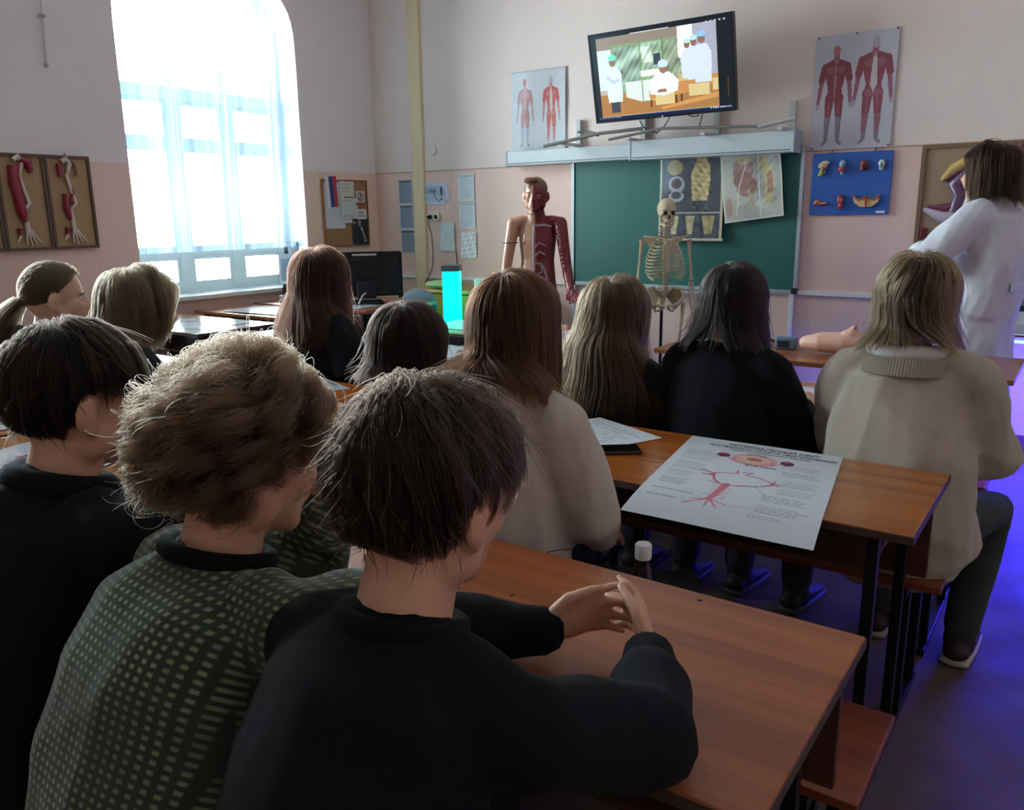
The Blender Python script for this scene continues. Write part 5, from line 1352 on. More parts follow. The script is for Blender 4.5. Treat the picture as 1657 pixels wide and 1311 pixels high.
r = wall_print('hanging_chart', P, -2.585, 1.215, 'dark laminated chart with beige bone pictures hung over the chalkboard', 'chart', M_FILM, y=W0 - .05, wave=.006)
MB().tube([(-.245, -.01, -.004), (.245, -.01, -.004)], .010).build('rod', mat('pale_rod', 'd2c8b0', .5), r)
P = Print(.40, .44, .0035, 'c4c8bc'); P.noise(.08, 5, 9)
P.ell(.38, .74, .17, .17, 'b89a94'); P.ell(.36, .60, .15, .13, 'a88480'); P.ell(.42, .5, .17, .15, 'b08e84'); P.line([(.45, .42), (.52, .2)], .03, 'c4bc98'); P.ell(.40, .88, .12, .06, 'd8d0a8')
P.line([(.70, .85), (.80, .55), (.76, .25)], .07, 'd8d2a0'); P.line([(.80, .62), (.80, .40)], .05, 'c09a80'); P.ell(.10, .22, .06, .14, 'c4a09c'); P.noise(.25, 26, 4, (P.X > .2) & (P.X < .9) & (P.Y > .15) & (P.Y < .9))
P.line([(.22, .1), (.30, .5), (.48, .95)], .008, 'eef2ee'); P.line([(.62, .05), (.63, .95)], .008, 'eef2ee')
for q in ((0, 0, .022, 1), (.978, 0, 1, 1), (0, 0, 1, .02)): P.rect(*q, 'e6e4da')
r = wall_print('hanging_chart', P, -2.10, 1.345, 'crumpled pale chart under clear film hung at the right of the chalkboard', 'chart', M_FILM, y=W0 - .055, wave=.010, skew=.0, seed=2)
r.rotation_euler = (0, math.radians(-7), 0)
MB().tube([(-.21, -.012, .44), (.21, -.012, .44)], .006).build('rod', mat('pale_rod'), r)

# blue board with seven small models
bb = empty('model_board', (-1.325, W0, 1.37), label='blue board with seven small organ models under the right poster', cat='display board')
MB().bbox(-.235, .235, -.018, -.002, 0, .375, .003).build('board', mat('board_blue', '2f5fae', .5), bb)
def mcol(n, c): return mat('model_' + n, c, .3, coat=.3)
def cluster(name, parts, parent):
    o = None
    for c, r_, col in parts:
        q = MB().ball(c, r_, 12).build(name if o is None else 'detail', mcol(col, col), o or parent, smooth=True)
        if o is None: o = q
    return o
y_ = -.03
cluster('organ_model', [((-.165, y_, .30), (.030, .014, .022), 'cdb080'), ((-.150, y_ - .005, .315), (.026, .012, .014), 'd8c090'), ((-.168, y_, .262), (.020, .012, .018), '8fae60'), ((-.178, y_ - .006, .245), (.014, .01, .010), 'c4c040'), ((-.160, y_ - .008, .278), (.008, .01, .018), 'c05040')], bb)
cluster('organ_model', [((-.048, y_, .305), (.020, .014, .024), '9fb8c4'), ((-.050, y_ - .006, .275), (.022, .014, .020), 'b8402c'), ((-.046, y_ - .01, .25), (.010, .01, .014), '88aac0'), ((-.040, y_ - .012, .29), (.006, .01, .022), '4a6aa0')], bb)
cluster('organ_model', [((.080, y_, .292), (.026, .015, .034), '5a2024'), ((.070, y_ - .008, .300), (.012, .012, .020), '9a5038'), ((.068, y_ - .010, .275), (.010, .01, .012), 'b06848')], bb)
cluster('organ_model', [((.178, y_, .300), (.020, .012, .022), 'd4d8d0'), ((.178, y_, .275), (.014, .010, .018), 'c8ccc4'), ((.178, y_ - .010, .29), (.006, .006, .018), '3c8060')], bb)
cluster('organ_model', [((-.165, y_, .070), (.046, .012, .010), 'c85a38'), ((-.185, y_ - .004, .078), (.020, .012, .014), 'd07040'), ((-.140, y_ - .006, .072), (.016, .01, .006), 'd8a060')], bb)
cluster('organ_model', [((-.046, y_, .09), (.020, .015, .034), 'a02838'), ((-.042, y_ - .004, .055), (.016, .014, .024), 'b03040'), ((-.036, y_ - .012, .088), (.010, .008, .012), 'c06058')], bb)
w_ = empty('organ_model', (0, 0, 0)); w_.parent = bb
for s in (-1, 1): MB().prism([(.105 + s * .004, .045), (.105 + s * .004, .10), (.105 + s * .04, .085), (.105 + s * .078, .115), (.105 + s * .07, .075), (.105 + s * .035, .048)][::s], -.034, -.018, 'y').build('wing', mcol('e0c088', 'e0c088'), w_)
MB().tube([(.105 - .08, -.036, .118), (.105 - .045, -.038, .088), (.105, -.04, .105), (.105 + .045, -.038, .088), (.105 + .08, -.036, .118)], .005, 8).build('rim', mcol('b84a30', 'b84a30'), w_, smooth=True)
MB().ball((.105, -.036, .075), (.006, .008, .034), 10).build('stem', mcol('c4402c', 'c4402c'), w_, smooth=True)
for x in (-.165, .178): pass
MB().box(.165, .215, -.020, -.018, .008, .022).build('label_strip', M_PAPERBACK, bb)
for x in (-.12, .13): MB().cyl((x, -.012, .375), (x, -.012, .395), .005).build('hook', M_GREYST, bb)

# tan relief boards behind the woman
def relief_board(x0, x1, label, seed):
    r = empty('relief_board', ((x0 + x1) / 2, W0, 1.20), label=label, cat='display board'); h = (x1 - x0) / 2
    MB().bbox(-h, h, -.03, -.002, 0, .56, .004).build('board', mat('board_tan', '9c8468', .6, var=.05), r)
    f = MB()
    for q in ((-h, h, 0, .022), (-h, h, .538, .56), (-h, -h + .022, .022, .538), (h - .022, h, .022, .538)): f.box(q[0], q[1], -.042, -.028, q[2], q[3])
    f.build('frame', mat('board_frame', '7a6248', .5), r)
    return r
rb = relief_board(-.93, -.47, 'tan framed board with a violet and yellow relief of a throat, left of the woman', 1)
mb = MB(); ring_loft(mb, [(-.14, -.05, .08), (-.02, -.055, .09), (.08, -.05, .12)], [(.03, .02), (.05, .025), (.05, .02)], right=(0, 0, 1)) if False else None
def relief(parent, items):
    for pts, rr, col, nm in items: MB().tube([(a, -.045, b) for a, b in pts], rr, 12).build(nm, mcol(col, col), parent, smooth=True)
relief(rb, [([(-.19, .20), (-.10, .155), (.02, .145), (.10, .17)], [.012, .035, .04, .03], 'b8a8b4', 'jaw_relief'), ([(-.17, .21), (-.08, .20), (.0, .21)], [.01, .028, .03], '6c3048', 'tongue_relief'),
           ([(-.03, .18), (-.01, .27), (-.04, .33), (.02, .40)], [.035, .034, .042, .03], '6a4a6c', 'throat_relief'), ([(-.11, .36), (-.05, .42), (.03, .47)], [.014, .034, .03], 'c2a460', 'skull_relief'), ([(.03, .20), (.06, .30), (.04, .40)], [.03, .035, .03], 'd8c4b8', 'neck_relief')])
MB().bbox(-.195, -.165, -.045, -.028, .03, .09, .003).build('label_strip', mat('dark_red', '6a1020'), rb)
rb2 = relief_board(-.455, .05, 'brown framed board with a red and cream relief, right of the woman', 2)
relief(rb2, [([(-.10, .48), (.0, .46), (.12, .48)], .035, 'd8c090', 'bone_relief'), ([(-.12, .40), (-.06, .28), (.06, .25), (.15, .38)], .055, '8c2c30', 'muscle_relief'), ([(-.18, .19), (.0, .18), (.2, .19)], .014, 'd8ccc0', 'tendon_relief'), ([(-.16, .12), (.0, .11), (.2, .13)], .025, '9c3a34', 'muscle_relief')])
pipe = MB().bbox(-.52, -.49, 0, 0, 0, 0) if False else None

# notices at the left of the front wall
def sheet_strip(x0, ztop, w_, h, n, label, head, bgc, group):
    for k in range(n):
        P = Print(w_, h, .003, bgc); P.rect(.05, .88, .95, .97, head, .9); P.lines_of_text(.10, .06, .92, .84, 16, '555b66', .45)
        for q in ((0, 0, .04, 1), (.96, 0, 1, 1), (0, 0, 1, .03), (0, .975, 1, 1)): P.rect(*q, 'dfe6ea')
        wall_print('notice', P, x0 + .004 * k, ztop - (k + 1) * (h + .008), label[k], 'notice', M_FILM if bgc != 'c9d6da' else M_PRINT, wave=.001, group=None)
sheet_strip(-5.11, 1.712, .16, .205, 3, ['topmost grey notice of the column beside the cream strip', 'middle grey notice of the column beside the cream strip', 'lowest grey notice of the column beside the cream strip'], '4a5058', '8d98a6', None)
sheet_strip(-4.435, 1.735, .165, .215, 2, ['topmost white notice of the right column', 'middle white notice of the right column'], '9ab0ba', 'c9d6da', None)
P = Print(.165, .215, .003, 'e2e8ea'); P.noise(.28, 26, 6); wall_print('notice', P, -4.425, 1.045, 'lowest sheet of the right column, printed with pale leaves', 'notice', wave=.002)
P = Print(.235, .175, .003, 'b8c8d6'); P.lines_of_text(.08, .2, .7, .6, 5, '6a7a8a', .4); P.line([(.52, .55), (.62, .25), (.80, .12)], .018, '5a6a7c')
for q in ((0, 0, .05, 1), (.95, 0, 1, 1), (0, 0, 1, .08), (0, .92, 1, 1)): P.rect(*q, 'd4dcec')
r = wall_print('notice', P, -4.825, 1.490, 'blue white notice with large letters and an exclamation mark above the socket', 'notice', wave=.002)
text_mesh('lettering', 'СТАР', .052, mat('ink_blue', '5c7288', .6), r, lettering_matrix((-.035, -.010, .095)))
text_mesh('lettering', '!', .16, mat('ink_dark', '1c2430', .6), r, lettering_matrix((.088, -.010, .035)))
r2 = MB().prism([(0, 0), (.07, .04), (.03, .16), (-.03, .16)], -.003, -.001, 'y').build('paper_note', mat('paper_bluish', 'cdd4ea', .6), label='slanted blank sheet tucked behind the exclamation mark notice', cat='paper'); r2.location = (-4.60, W0 - .001, 1.50)
P = Print(.155, .235, .003, 'd6e4e8'); P.line([(.2, .95), (.42, .55), (.2, .1)], .012, 'aebfc6'); P.line([(.42, .55), (.8, .2)], .01, 'b8c8ce'); P.rect(0, 0, .05, 1, 'eef4f6')
wall_print('paper_sheet', P, -4.64, 1.10, 'blank creased sheet taped below the socket', 'paper', wave=.008)
sk = empty('power_socket', (-4.70, W0, 1.385), label='white double power socket with a black plug', cat='socket')
MB().bbox(-.055, .055, -.03, 0, -.035, .035, .008).build('housing', mat('socket_white', 'dedccf', .35), sk)
for x in (-.028, .028): MB().lathe([(.001, 0), (.017, 0), (.019, .003), (.022, .003), (.022, .0)], 20, M=Matrix.Translation((x, -.0305, 0)) @ Matrix.Rotation(PI / 2, 4, 'X')).build('outlet', mat('socket_white'), sk, smooth=True)
MB().lathe([(.016, 0), (.018, .02), (.012, .035), (.006, .05)], 16, M=Matrix.Translation((-.028, -.03, 0)) @ Matrix.Rotation(PI / 2, 4, 'X')).build('plug', M_STEEL, sk, smooth=True)
MB().tube([(-.028, -.06, -.01), (-.035, -.055, -.06), (-.028, -.03, -.14), (-.024, -.02, -.28), (-.036, -.02, -.42), (-.05, -.05, -.50), (-.06, -.1, -.545)], .0035, 8).build('cable', M_STEEL, smooth=True, parent=sk)
MB().tube([at(703, 452, y=5.2), at(715, 480, y=5.0), at(722, 500, y=4.95), at(724, 512, y=4.93)], .004, 8).build('lamp_cable', M_STEEL, smooth=True, label='thin dark cable running down to the glowing lamp', cat='cable')
MB().tube([(-4.475, W0 - .01, 1.10), (-4.46, W0 - .02, 1.0), (-4.455, W0 - .02, .90)], .004, 8).build('wall_cable', M_STEEL, smooth=True, label='dark cable dropping from the creased sheet on the wall', cat='cable')
MB().lathe([(.001, -.02), (.03, -.018), (.036, -.008), (.036, 0)], 24, M=Matrix.Translation((-4.695, W0, 1.93)) @ Matrix.Rotation(-PI / 2, 4, 'X')).build('junction_box', mat('socket_white'), smooth=True, label='small round white junction cap high on the front wall', cat='junction box')

# ---- left wall: cork board
def MWall(y, z): return Matrix.Translation((XL, y, z))
cb = empty('cork_board', (XL, 5.105, 1.145), label='brown cork board with pinned papers, beside the window', cat='pinboard')
MB().bbox(.002, .02, -.265, .255, 0, .56, .003).build('board', mat('cork', '9c7452', .85, var=.15, vscale=90), cb)
f = MB()
for q in ((-.265, .255, 0, .014), (-.265, .255, .546, .56), (-.265, -.251, .014, .546), (.241, .255, .014, .546)): f.box(.018, .026, q[0], q[1], q[2], q[3])
f.build('frame', mat('cork_frame', '8a5c3c', .6), cb)
def lw_print(name, P, y0, z0, label, cat, m=None, x=.022, rot=0.0):
    r = empty(name, (XL + x, y0, z0), label=label, cat=cat); c, s = math.cos(rot), math.sin(rot)
    link_mesh('sheet', P.mesh(lambda u, v: (.002 + .002 * np.sin(4 * u + 2 * v), u * P.w * c - v * P.h * s, u * P.w * s + v * P.h * c)), m or M_PRINT, r)
    return r
P = Print(.24, .38, .004, 'cfd0dc'); P.lines_of_text(.35, .25, .65, .4, 3, '8a9a9a', .4); P.noise(.03, 4); lw_print('pinned_sheet', P, 4.84, 1.30, 'large pale sheet pinned at the left of the cork board', 'paper')
P = Print(.17, .13, .003, 'd0d2c8'); 
for z in (.72, .5, .28): P.lines_of_text(.12, z, .85, z + .14, 1, '6a7068', .6)
lw_print('pinned_sheet', P, 5.03, 1.565, 'small white sheet with three lines at the top of the cork board', 'paper', x=.024)
P = Print(.20, .21, .003, 'ccd2d2'); P.lines_of_text(.1, .86, .9, .94, 1, '555c5c', .7); P.lines_of_text(.12, .1, .92, .3, 3, '444c50', .7); P.noise(.05, 6, 2)
lw_print('pinned_sheet', P, 5.03, 1.345, 'white printed form in the middle of the cork board', 'paper', x=.027)
P = Print(.12, .085, .002, 'd2d6d4'); P.lines_of_text(.15, .5, .85, .8, 1, '303638', .8); P.lines_of_text(.1, .2, .95, .45, 1, '303638', .8); lw_print('pinned_sheet', P, 5.21, 1.375, 'small white card with two dark lines above the portrait', 'paper', x=.029)
P = Print(.105, .12, .0018, 'd8c6c0'); P.rect(0, 0, 1, .18, '9c3a3c'); P.ell(.5, .58, .36, .32, '3a3a40'); P.ell(.5, .58, .28, .25, 'd8c6c0'); P.line([(.3, .38), (.7, .78)], .05, '3a3a40'); P.line([(.5, .4), (.48, .7)], .05, '3a3a40')
lw_print('warning_sign', P, 5.215, 1.495, 'small red and white prohibition sign on the cork board', 'sign', x=.026)
P = Print(.185, .225, .0025, '1c2230'); P.rect(0, 0, 1, .1, '3c3c44'); P.rect(.04, .80, .22, .88, '9aa4a8'); P.ell(.46, .84, .10, .13, 'a88a7c'); P.poly([(.30, .66), (.62, .68), (.95, .05), (.3, .05)], '141824'); P.poly([(.50, .68), (.60, .68), (.80, .28), (.76, .22)], 'd0d0cc'); P.poly([(.56, .60), (.62, .50), (.74, .28), (.70, .28)], '2c3040'); P.ell(.80, .16, .09, .06, 'b09a8e')
lw_print('portrait_print', P, 5.155, 1.155, 'dark printed portrait of a person in a suit with a pale tie', 'picture', x=.028)
P = Print(.13, .25, .003, 'dcdae4'); P.rect(.33, 0, .68, 1, '2a3c88'); P.rect(.68, 0, 1, 1, 'b02c3c')
lw_print('small_flag', P, 4.875, 1.475, 'small white, blue and red striped flag pinned upright on the cork board', 'flag', x=.031, rot=.06)

# ---- left wall: arm relief board in panels, electric cord
ab = empty('arm_relief_board', (XL, 2.465, 1.222), label='tan board with red and white arm muscle reliefs on the left wall', cat='display board')
y_e = [2.04 - 2.465, 2.325 - 2.465, 2.605 - 2.465, 2.89 - 2.465]
for k in range(3):
    a, b = y_e[k] + .002, y_e[k + 1] - .002
    pn = MB().bbox(.004, .022, a, b, 0, .57, .002).build('panel', mat('board_ochre', 'a88a62', .6, var=.05), ab)
    f = MB()
    for q in ((a, b, 0, .016), (a, b, .554, .57), (a, a + .016, .016, .554), (b - .016, b, .016, .554)): f.box(.020, .036, q[0], q[1], q[2], q[3])
    f.build('frame', mat('board_frame_dark', '5f4a3a', .5), pn)
    yc = (a + b) / 2 - .01
    T = lambda pts, rr, c, nm: MB().tube([(.036, yc + p[0], p[1]) for p in pts], rr, 10).build(nm, mcol(c, c), pn, smooth=True)
    if k != 2:
        T([(-.035, .50), (-.04, .40), (-.03, .30)], [.030, .034, .026], '8c2034', 'upper_arm_relief'); T([(.01, .54), (.05, .52), (.065, .46)], [.02, .03, .012], '8c2034', 'shoulder_relief')
        T([(-.03, .30), (-.02, .22), (-.01, .17)], [.030, .028, .018], '8c2034', 'forearm_relief')
    else:
        T([(-.045, .52), (-.042, .44)], [.018, .02], '8c2034', 'shoulder_relief'); T([(-.03, .34), (-.03, .25), (-.015, .18)], [.014, .022, .012], '8c2034', 'forearm_relief'); T([(.0, .40), (.02, .35), (.0, .28)], [.008, .012, .01], '8c2034', 'upper_arm_relief')
        T([(.0, .55), (.05, .53), (.065, .46), (.05, .45)], [.006, .01, .008, .006], '8a6a50', 'bone_relief')
    T([(-.03, .53), (.0, .55), (.02, .52), (.0, .46)], [.016, .02, .014, .01], 'd4c4b8', 'joint_relief')
    T([(-.01, .46), (.01, .36), (.03, .28), (-.005, .24), (.0, .12)], [.012, .010, .013, .010, .016], 'd8c8bc', 'bone_relief')
    T([(-.04, .13), (-.05, .09)], [.018, .010], '8c2034', 'thumb_muscle_relief')
    T([(-.045, .09), (-.065, .05)], [.009, .005], 'd8c8bc', 'finger_relief')
    for q in range(4): T([(-.005 + q * .008, .12), (-.012 + q * .020, .07), (-.012 + q * .028, .025 + abs(q - 1) * .008)], [.008, .006, .004], 'd8c8bc', 'finger_relief')
MB().cyl((.02, .28, .57), (.02, .28, .585), .005).build('hook', M_GREYST, ab)
cd = empty('ceiling_cord', (XL, 2.72, 2.60), label='thin white hanging cord with two toggles on the upper left wall', cat='cord')
MB().tube([(.02, .018, 1.08), (.02, .010, .4), (.02, 0, 0)], .004, 8).build('cord', mat('cord_white', 'c8c4c4', .5), cd)
MB().ball((.025, -.004, -.005), (.014, .022, .012), 12).build('toggle', mat('cord_toggle', 'a8a4a8', .4), cd, smooth=True)
MB().tube([(.02, 0, -.01), (.022, -.008, -.15), (.02, -.016, -.27)], .007, 8).build('pull_rod', mat('cord_white'), cd, smooth=True)
MB().ball((.025, -.018, -.285), (.012, .014, .014), 12).build('toggle', mat('cord_toggle'), cd, smooth=True)

# ---- computer monitor seen from behind
mo = empty('computer_monitor', (-4.50, 4.46, TH), rz=math.radians(50), label='black computer monitor seen from behind on the corner table', cat='monitor')
bm = bmesh.new(); bmesh.ops.create_cube(bm, size=1)
for v in bm.verts: v.co = Vector((v.co.x * .52, v.co.y * .05 + .01, v.co.z * .35 + .205))
bmesh.ops.bevel(bm, geom=list(bm.edges), offset=.008, segments=2, affect='EDGES'); me = bpy.data.meshes.new('m'); bm.to_mesh(me); bm.free()
M_MON = mat('monitor_black', '14171d', .5, spec=.3)
link_mesh('case', me, M_MON, mo)
MB().prism([(-.24, .06), (.24, .06), (.22, .34), (-.22, .34)], -.045, -.012, 'y').build('back_cover', mat('monitor_dark', '1b1f26', .55, spec=.3), mo)
MB().prism([(-.16, .09), (.10, .09), (.10, .32), (-.16, .32)], -.055, -.044, 'y').build('back_hatch', M_MON, mo)
MB().bbox(-.09, .05, -.10, -.045, .04, .17, .008).build('stand_neck', M_MON, mo)
MB().bbox(-.14, .10, -.14, .10, 0, .018, .006).build('stand_base', M_MON, mo)
MB().box(-.11, .07, -.018, -.0145, .352, .366).build('sticker', M_PAPERBACK, mo)
text_mesh('lettering', 'Panasonic', .020, mat('ink_white', 'd8dcdc', .5), mo, Matrix.Translation((-.185, -.047, .312)) @ Matrix.Rotation(PI / 2, 4, 'X'))
MB().bbox(-.20, .22, -.05, -.02, .034, .050, .003).build('lower_strip', mat('peach_strip', 'c8a694', .4), mo)
MB().tube([(.02, -.06, .07), (-.02, -.09, .09), (-.06, -.12, .06), (-.09, -.16, .01)], .005, 8).build('cable', mat('cable_white', 'd0d0d0', .4), mo, smooth=True)

# ---- things on the window sill
fr_ = empty('picture_sheet', (XL - .06, 4.50, .855), rz=math.radians(35), label='tall narrow framed sheet leaning at the right end of the window sill', cat='picture')
P = Print(.16, .34, .004, 'c8d2da'); P.rect(.1, .1, .9, .62, '8fa2b4'); P.rect(.3, .74, .5, .9, '30363c'); P.rect(.55, .68, .75, .78, 'e8ecee')
link_mesh('sheet', P.mesh(lambda u, v: ((u - .5) * .16, -.011 + .03 * v, v * .34)), M_FILM, fr_)
MB().add([(-.083, -.008, 0), (.083, -.008, 0), (.083, .022, .345), (-.083, .022, .345), (-.083, .004, 0), (.083, .004, 0), (.083, .034, .345), (-.083, .034, .345)], [(0, 1, 2, 3), (4, 7, 6, 5), (0, 4, 5, 1), (3, 2, 6, 7), (0, 3, 7, 4), (1, 5, 6, 2)]).build('frame', mat('frame_dark', '2a2e34', .4), fr_)
ms = empty('small_microscope', (-5.13, 4.18, TH), rz=.5, label='small dark webcam stand with a blue box at the left end of the table', cat='device')
MB().bbox(-.035, .035, -.03, .03, 0, .05, .004).build('base', mat('box_lightblue', '9ab4c8', .4), ms); MB().bbox(-.012, .03, -.02, .02, .05, .11, .004).build('body', mat('device_dark', '24282e', .4), ms); MB().bbox(.0, .055, -.025, .025, .10, .14, .006).build('head', mat('device_dark'), ms)
ph = empty('desk_phone', (-4.98, 4.45, TH), rz=.4, label='dark telephone handset with a curled cable beside the window', cat='telephone')
MB().bbox(-.07, .07, -.08, .08, 0, .035, .01).build('body', mat('phone_grey', '6e7278', .4), ph)
MB().tube([(-.07, .0, .05), (-.03, 0, .10), (.03, .0, .11), (.08, 0, .08)], [.02, .012, .012, .02]).build('handset', mat('device_dark'), ph, smooth=True)
MB().tube([(.02 * math.sin(k * .9) - .1 - k * .004, -.02 * math.cos(k * .9) - .05, .01 + .001 * k) for k in range(24)], .003, 6).build('cable', M_STEEL, ph, smooth=True)

# ---- sheets lying on the desks
def desk_sheet(P, cx, cy, rot, label, m=None, z=TH, name='printed_sheet', cat='paper', droop=None, skew=0):
    r = empty(name, (cx, cy, z), rot, label=label, cat=cat)
    def f(u, v):
        X = (u - .5) * P.w + skew * (v - .5); Y = (v - .5) * P.h
        zz = .0012 + .0012 * (1 + np.sin(6 * u + 4 * v)) / 2
        if droop is not None: zz = zz + droop(X, Y)
        return X, Y, zz
    link_mesh('sheet', P.mesh(f), m or M_PRINT, r)
    return r
# the large artery poster
TLp, TRp, BRp, BLp = [at(u, v, z=TH) for u, v in ((1120, 705), (1374, 742), (1308, 875), (1000, 830))]
TLp, TRp = Vector((-.918, 2.19, 0)), Vector((-.478, 2.20, 0))
PW, PH_ = .42, .645
P = Print(PW, PH_, .0022, 'cdd3dc')
P.ell(.5, .775, .145, .07, 'd6a8a0'); P.ell(.5, .78, .10, .05, 'dcb8ac'); P.ell(.5, .775, .05, .022, 'b06a60')
for s in (-1, 1):
    P.ell(.5 + s * .20, .785, .042, .030, '5c2440'); P.ell(.5 + s * .20, .80, .030, .014, 'b04050'); P.ell(.5 + s * .225, .775, .018, .012, '30304c')
    P.line([(.5 + s * .17, .765), (.5 + s * .10, .715), (.5 + s * .02, .70)], .007, 'c87080'); P.line([(.5 + s * .12, .73), (.5 + s * .12, .76)], .005, 'c87080')
P.line([(.47, .70), (.48, .685)], .008, 'c06070'); P.line([(.44, .83), (.5, .845), (.56, .83)], .006, '5a3038')
P.line([(.33, .52), (.28, .54), (.24, .545)], .007, 'a85068'); P.line([(.33, .52), (.36, .55), (.44, .56), (.46, .575)], .006, 'b86478'); P.line([(.52, .565), (.60, .55), (.69, .51)], .006, 'b86478')
P.line([(.33, .52), (.35, .46), (.40, .415)], .008, 'b86478'); P.line([(.69, .50), (.62, .455), (.50, .42)], .007, 'b05c70')
for a_, b_ in (((.30, .50), (.34, .535)), ((.34, .50), (.26, .50)), ((.66, .52), (.72, .49)), ((.69, .54), (.67, .48)), ((.67, .50), (.72, .515)), ((.46, .57), (.45, .60)), ((.51, .56), (.54, .60)), ((.49, .585), (.51, .60))): P.line([a_, b_], .006, 'b05c70')
P.line([(.44, .42), (.42, .30), (.40, .23)], .022, 'cc7484', 1, .018); P.line([(.44, .41), (.33, .43)], .006, 'b05c70'); P.line([(.45, .41), (.56, .44), (.60, .445)], .007, 'b05c70')
for k in range(6): P.line([(.42, .26 + .025 * k), (.48, .255 + .025 * k)], .004, 'c06878'); P.line([(.42, .27 + .025 * k), (.37, .275 + .025 * k)], .003, 'c06878')
for q in ((.28, .155), (.33, .19), (.40, .15), (.47, .16), (.52, .20), (.30, .20)): P.line([(.405, .235), q], .008, 'cc7484', 1, .004)
for x0, y0, x1, y1, n in ((.06, .66, .30, .80, 7), (.06, .52, .28, .62, 5), (.06, .42, .24, .50, 4), (.06, .32, .24, .40, 4), (.06, .24, .34, .27, 1), (.06, .17, .26, .20, 1),
                          (.68, .70, .94, .76, 3), (.70, .62, .94, .68, 3), (.72, .50, .96, .58, 4), (.72, .40, .95, .47, 4), (.66, .30, .94, .38, 4), (.66, .19, .94, .27, 4), (.64, .14, .84, .17, 2)):
    P.lines_of_text(x0, y0, x1, y1, n, '6a6c78', .55)
for a_, b_ in (((.30, .53), (.06, .53)), ((.72, .50), (.92, .49)), ((.25, .25), (.40, .24)), ((.60, .44), (.68, .36)), ((.26, .19), (.32, .16)), ((.50, .20), (.66, .22)), ((.24, .30), (.38, .27))): P.line([a_, b_], .002, '8a8c98')
ap = desk_sheet(P, -.652, 1.872, math.radians(.8), 'large printed poster of the brain artery circle lying over the desk edge', M_PRINT, name='artery_poster', cat='poster', skew=-.095,
                droop=lambda X, Y: np.where(Y < -.165, -((np.abs(Y + .165)) ** 1.5) * .15, 0) + .001)
IK = mat('ink_black', '30343c', .6)
for s, sz_, yy in (('АРТЕРИАЛЬНЫЙ КРУГ', .0225, .276), ('БОЛЬШОГО МОЗГА (ВИЛЛИЗИЕВ)', .0205, .252), ('Схема на основании мозга. Вид снизу', .0115, .234), ('Вид снизу', .015, .118)):
    text_mesh('lettering', s, sz_, IK, ap, Matrix.Translation((.03 - .147 * yy, yy, .0042)), extrude=.0001)
# second, smaller text sheet further left, phone on it
P = Print(.30, .42, .003, 'd0d4dc'); P.lines_of_text(.1, .08, .9, .92, 22, '5c606c', .6); desk_sheet(P, -1.20, 1.99, math.radians(-24), 'white text sheet on the orange desk left of the phone')
pz = empty('smartphone', (-1.035, 1.925, TH), math.radians(-52), label='black smartphone lying on the orange desk', cat='phone')
MB().bbox(-.037, .037, -.076, .076, .0005, .0095, .004).build('case', mat('phone_black', '0c0d12', .35), pz, smooth=False)
MB().bbox(-.034, .034, -.073, .073, .0095, .0102, .0003).build('screen', mat('phone_glass', '050608', .08), pz)
MB().bbox(-.03, -.008, .045, .068, -.0002, .0006, .0001).build('camera_bump', mat('phone_black'), pz)
# red printed sheets on the other desks
def red_sheet(w_, h_, seed, bgc='cfd3dc', wet=False):
    P = Print(w_, h_, .005, bgc); r = random.Random(seed)
    x, y = r.uniform(.3, .5), r.uniform(.5, .7)
    for k in range(4): P.line([(x, y), (x + r.uniform(-.15, .3), y + r.uniform(-.3, .15))], r.uniform(.02, .05), r.choice(['a84050', 'c06070', '8c3444', 'b87884']))
    P.lines_of_text(.08, .06, .4, .35, 6, '6a6c78', .5); P.lines_of_text(.6, .1, .92, .8, 14, '6a6c78', .45); P.rect(.2, .92, .8, .96, '50545c', .6); return P
for (cx, cy, ro, w_, h_, sd, lb) in (
    (-2.52, 2.06, -.35, .42, .30, 1, 'white sheet with a red drawing at the right end of the orange desk'),
    (-2.30, 1.02, .2, .42, .30, 11, 'white printed sheet on the glossy desk beside the curly haired boy'),
    (-2.95, 1.05, .1, .42, .30, 2, 'printed sheet at the far left edge on the nearest left desk'),
    (-3.25, 1.95, .2, .42, .30, 3, 'printed sheet on the desk in front of the blonde girl'),
    (-3.30, 2.93, -.1, .50, .36, 4, 'printed sheet on the pale desk in front of the auburn girl, left one'),
    (-2.88, 2.95, .15, .42, .30, 5, 'printed sheet on the pale desk in front of the auburn girl, right one'),
    (-2.45, 2.98, -.1, .45, .32, 6, 'printed sheet on the pale desk seen right of the bobbed girl'),
    (-1.95, 2.92, .2, .45, .32, 7, 'printed sheet on the pale desk in front of the cream hoodie girl'),
    (-2.98, 3.80, .05, .50, .36, 8, 'bluish printed sheet at the left of the front row desk'),
    (-2.22, 3.80, -.1, .38, .50, 9, 'sheet with long red muscle drawings on the front row desk before the mannequin'),
    (-.78, 2.92, .1, .40, .30, 10, 'sheet with pink drawings seen between the black top and the beige sweater'),
    (-1.25, 2.95, -.1, .30, .36, 12, 'sheet with red drawing seen between the wavy haired girl and the black top'),
    (-4.55, 3.02, .1, .55, .38, 13, 'wide printed sheet under film on the desk below the window'),
    (-4.95, 3.0, -.1, .42, .30, 14, 'printed sheet under film at the left of the desk below the window'),
    (-4.75, 3.73, .1, .60, .36, 15, 'printed sheet on the glossy table by the sill'),
    (-4.55, 4.22, .0, .60, .30, 16, 'white sheet lying in front of the computer monitor')):
    desk_sheet(red_sheet(w_, h_, sd), cx, cy, ro, lb, M_FILM if cx < -1.5 else M_PRINT)
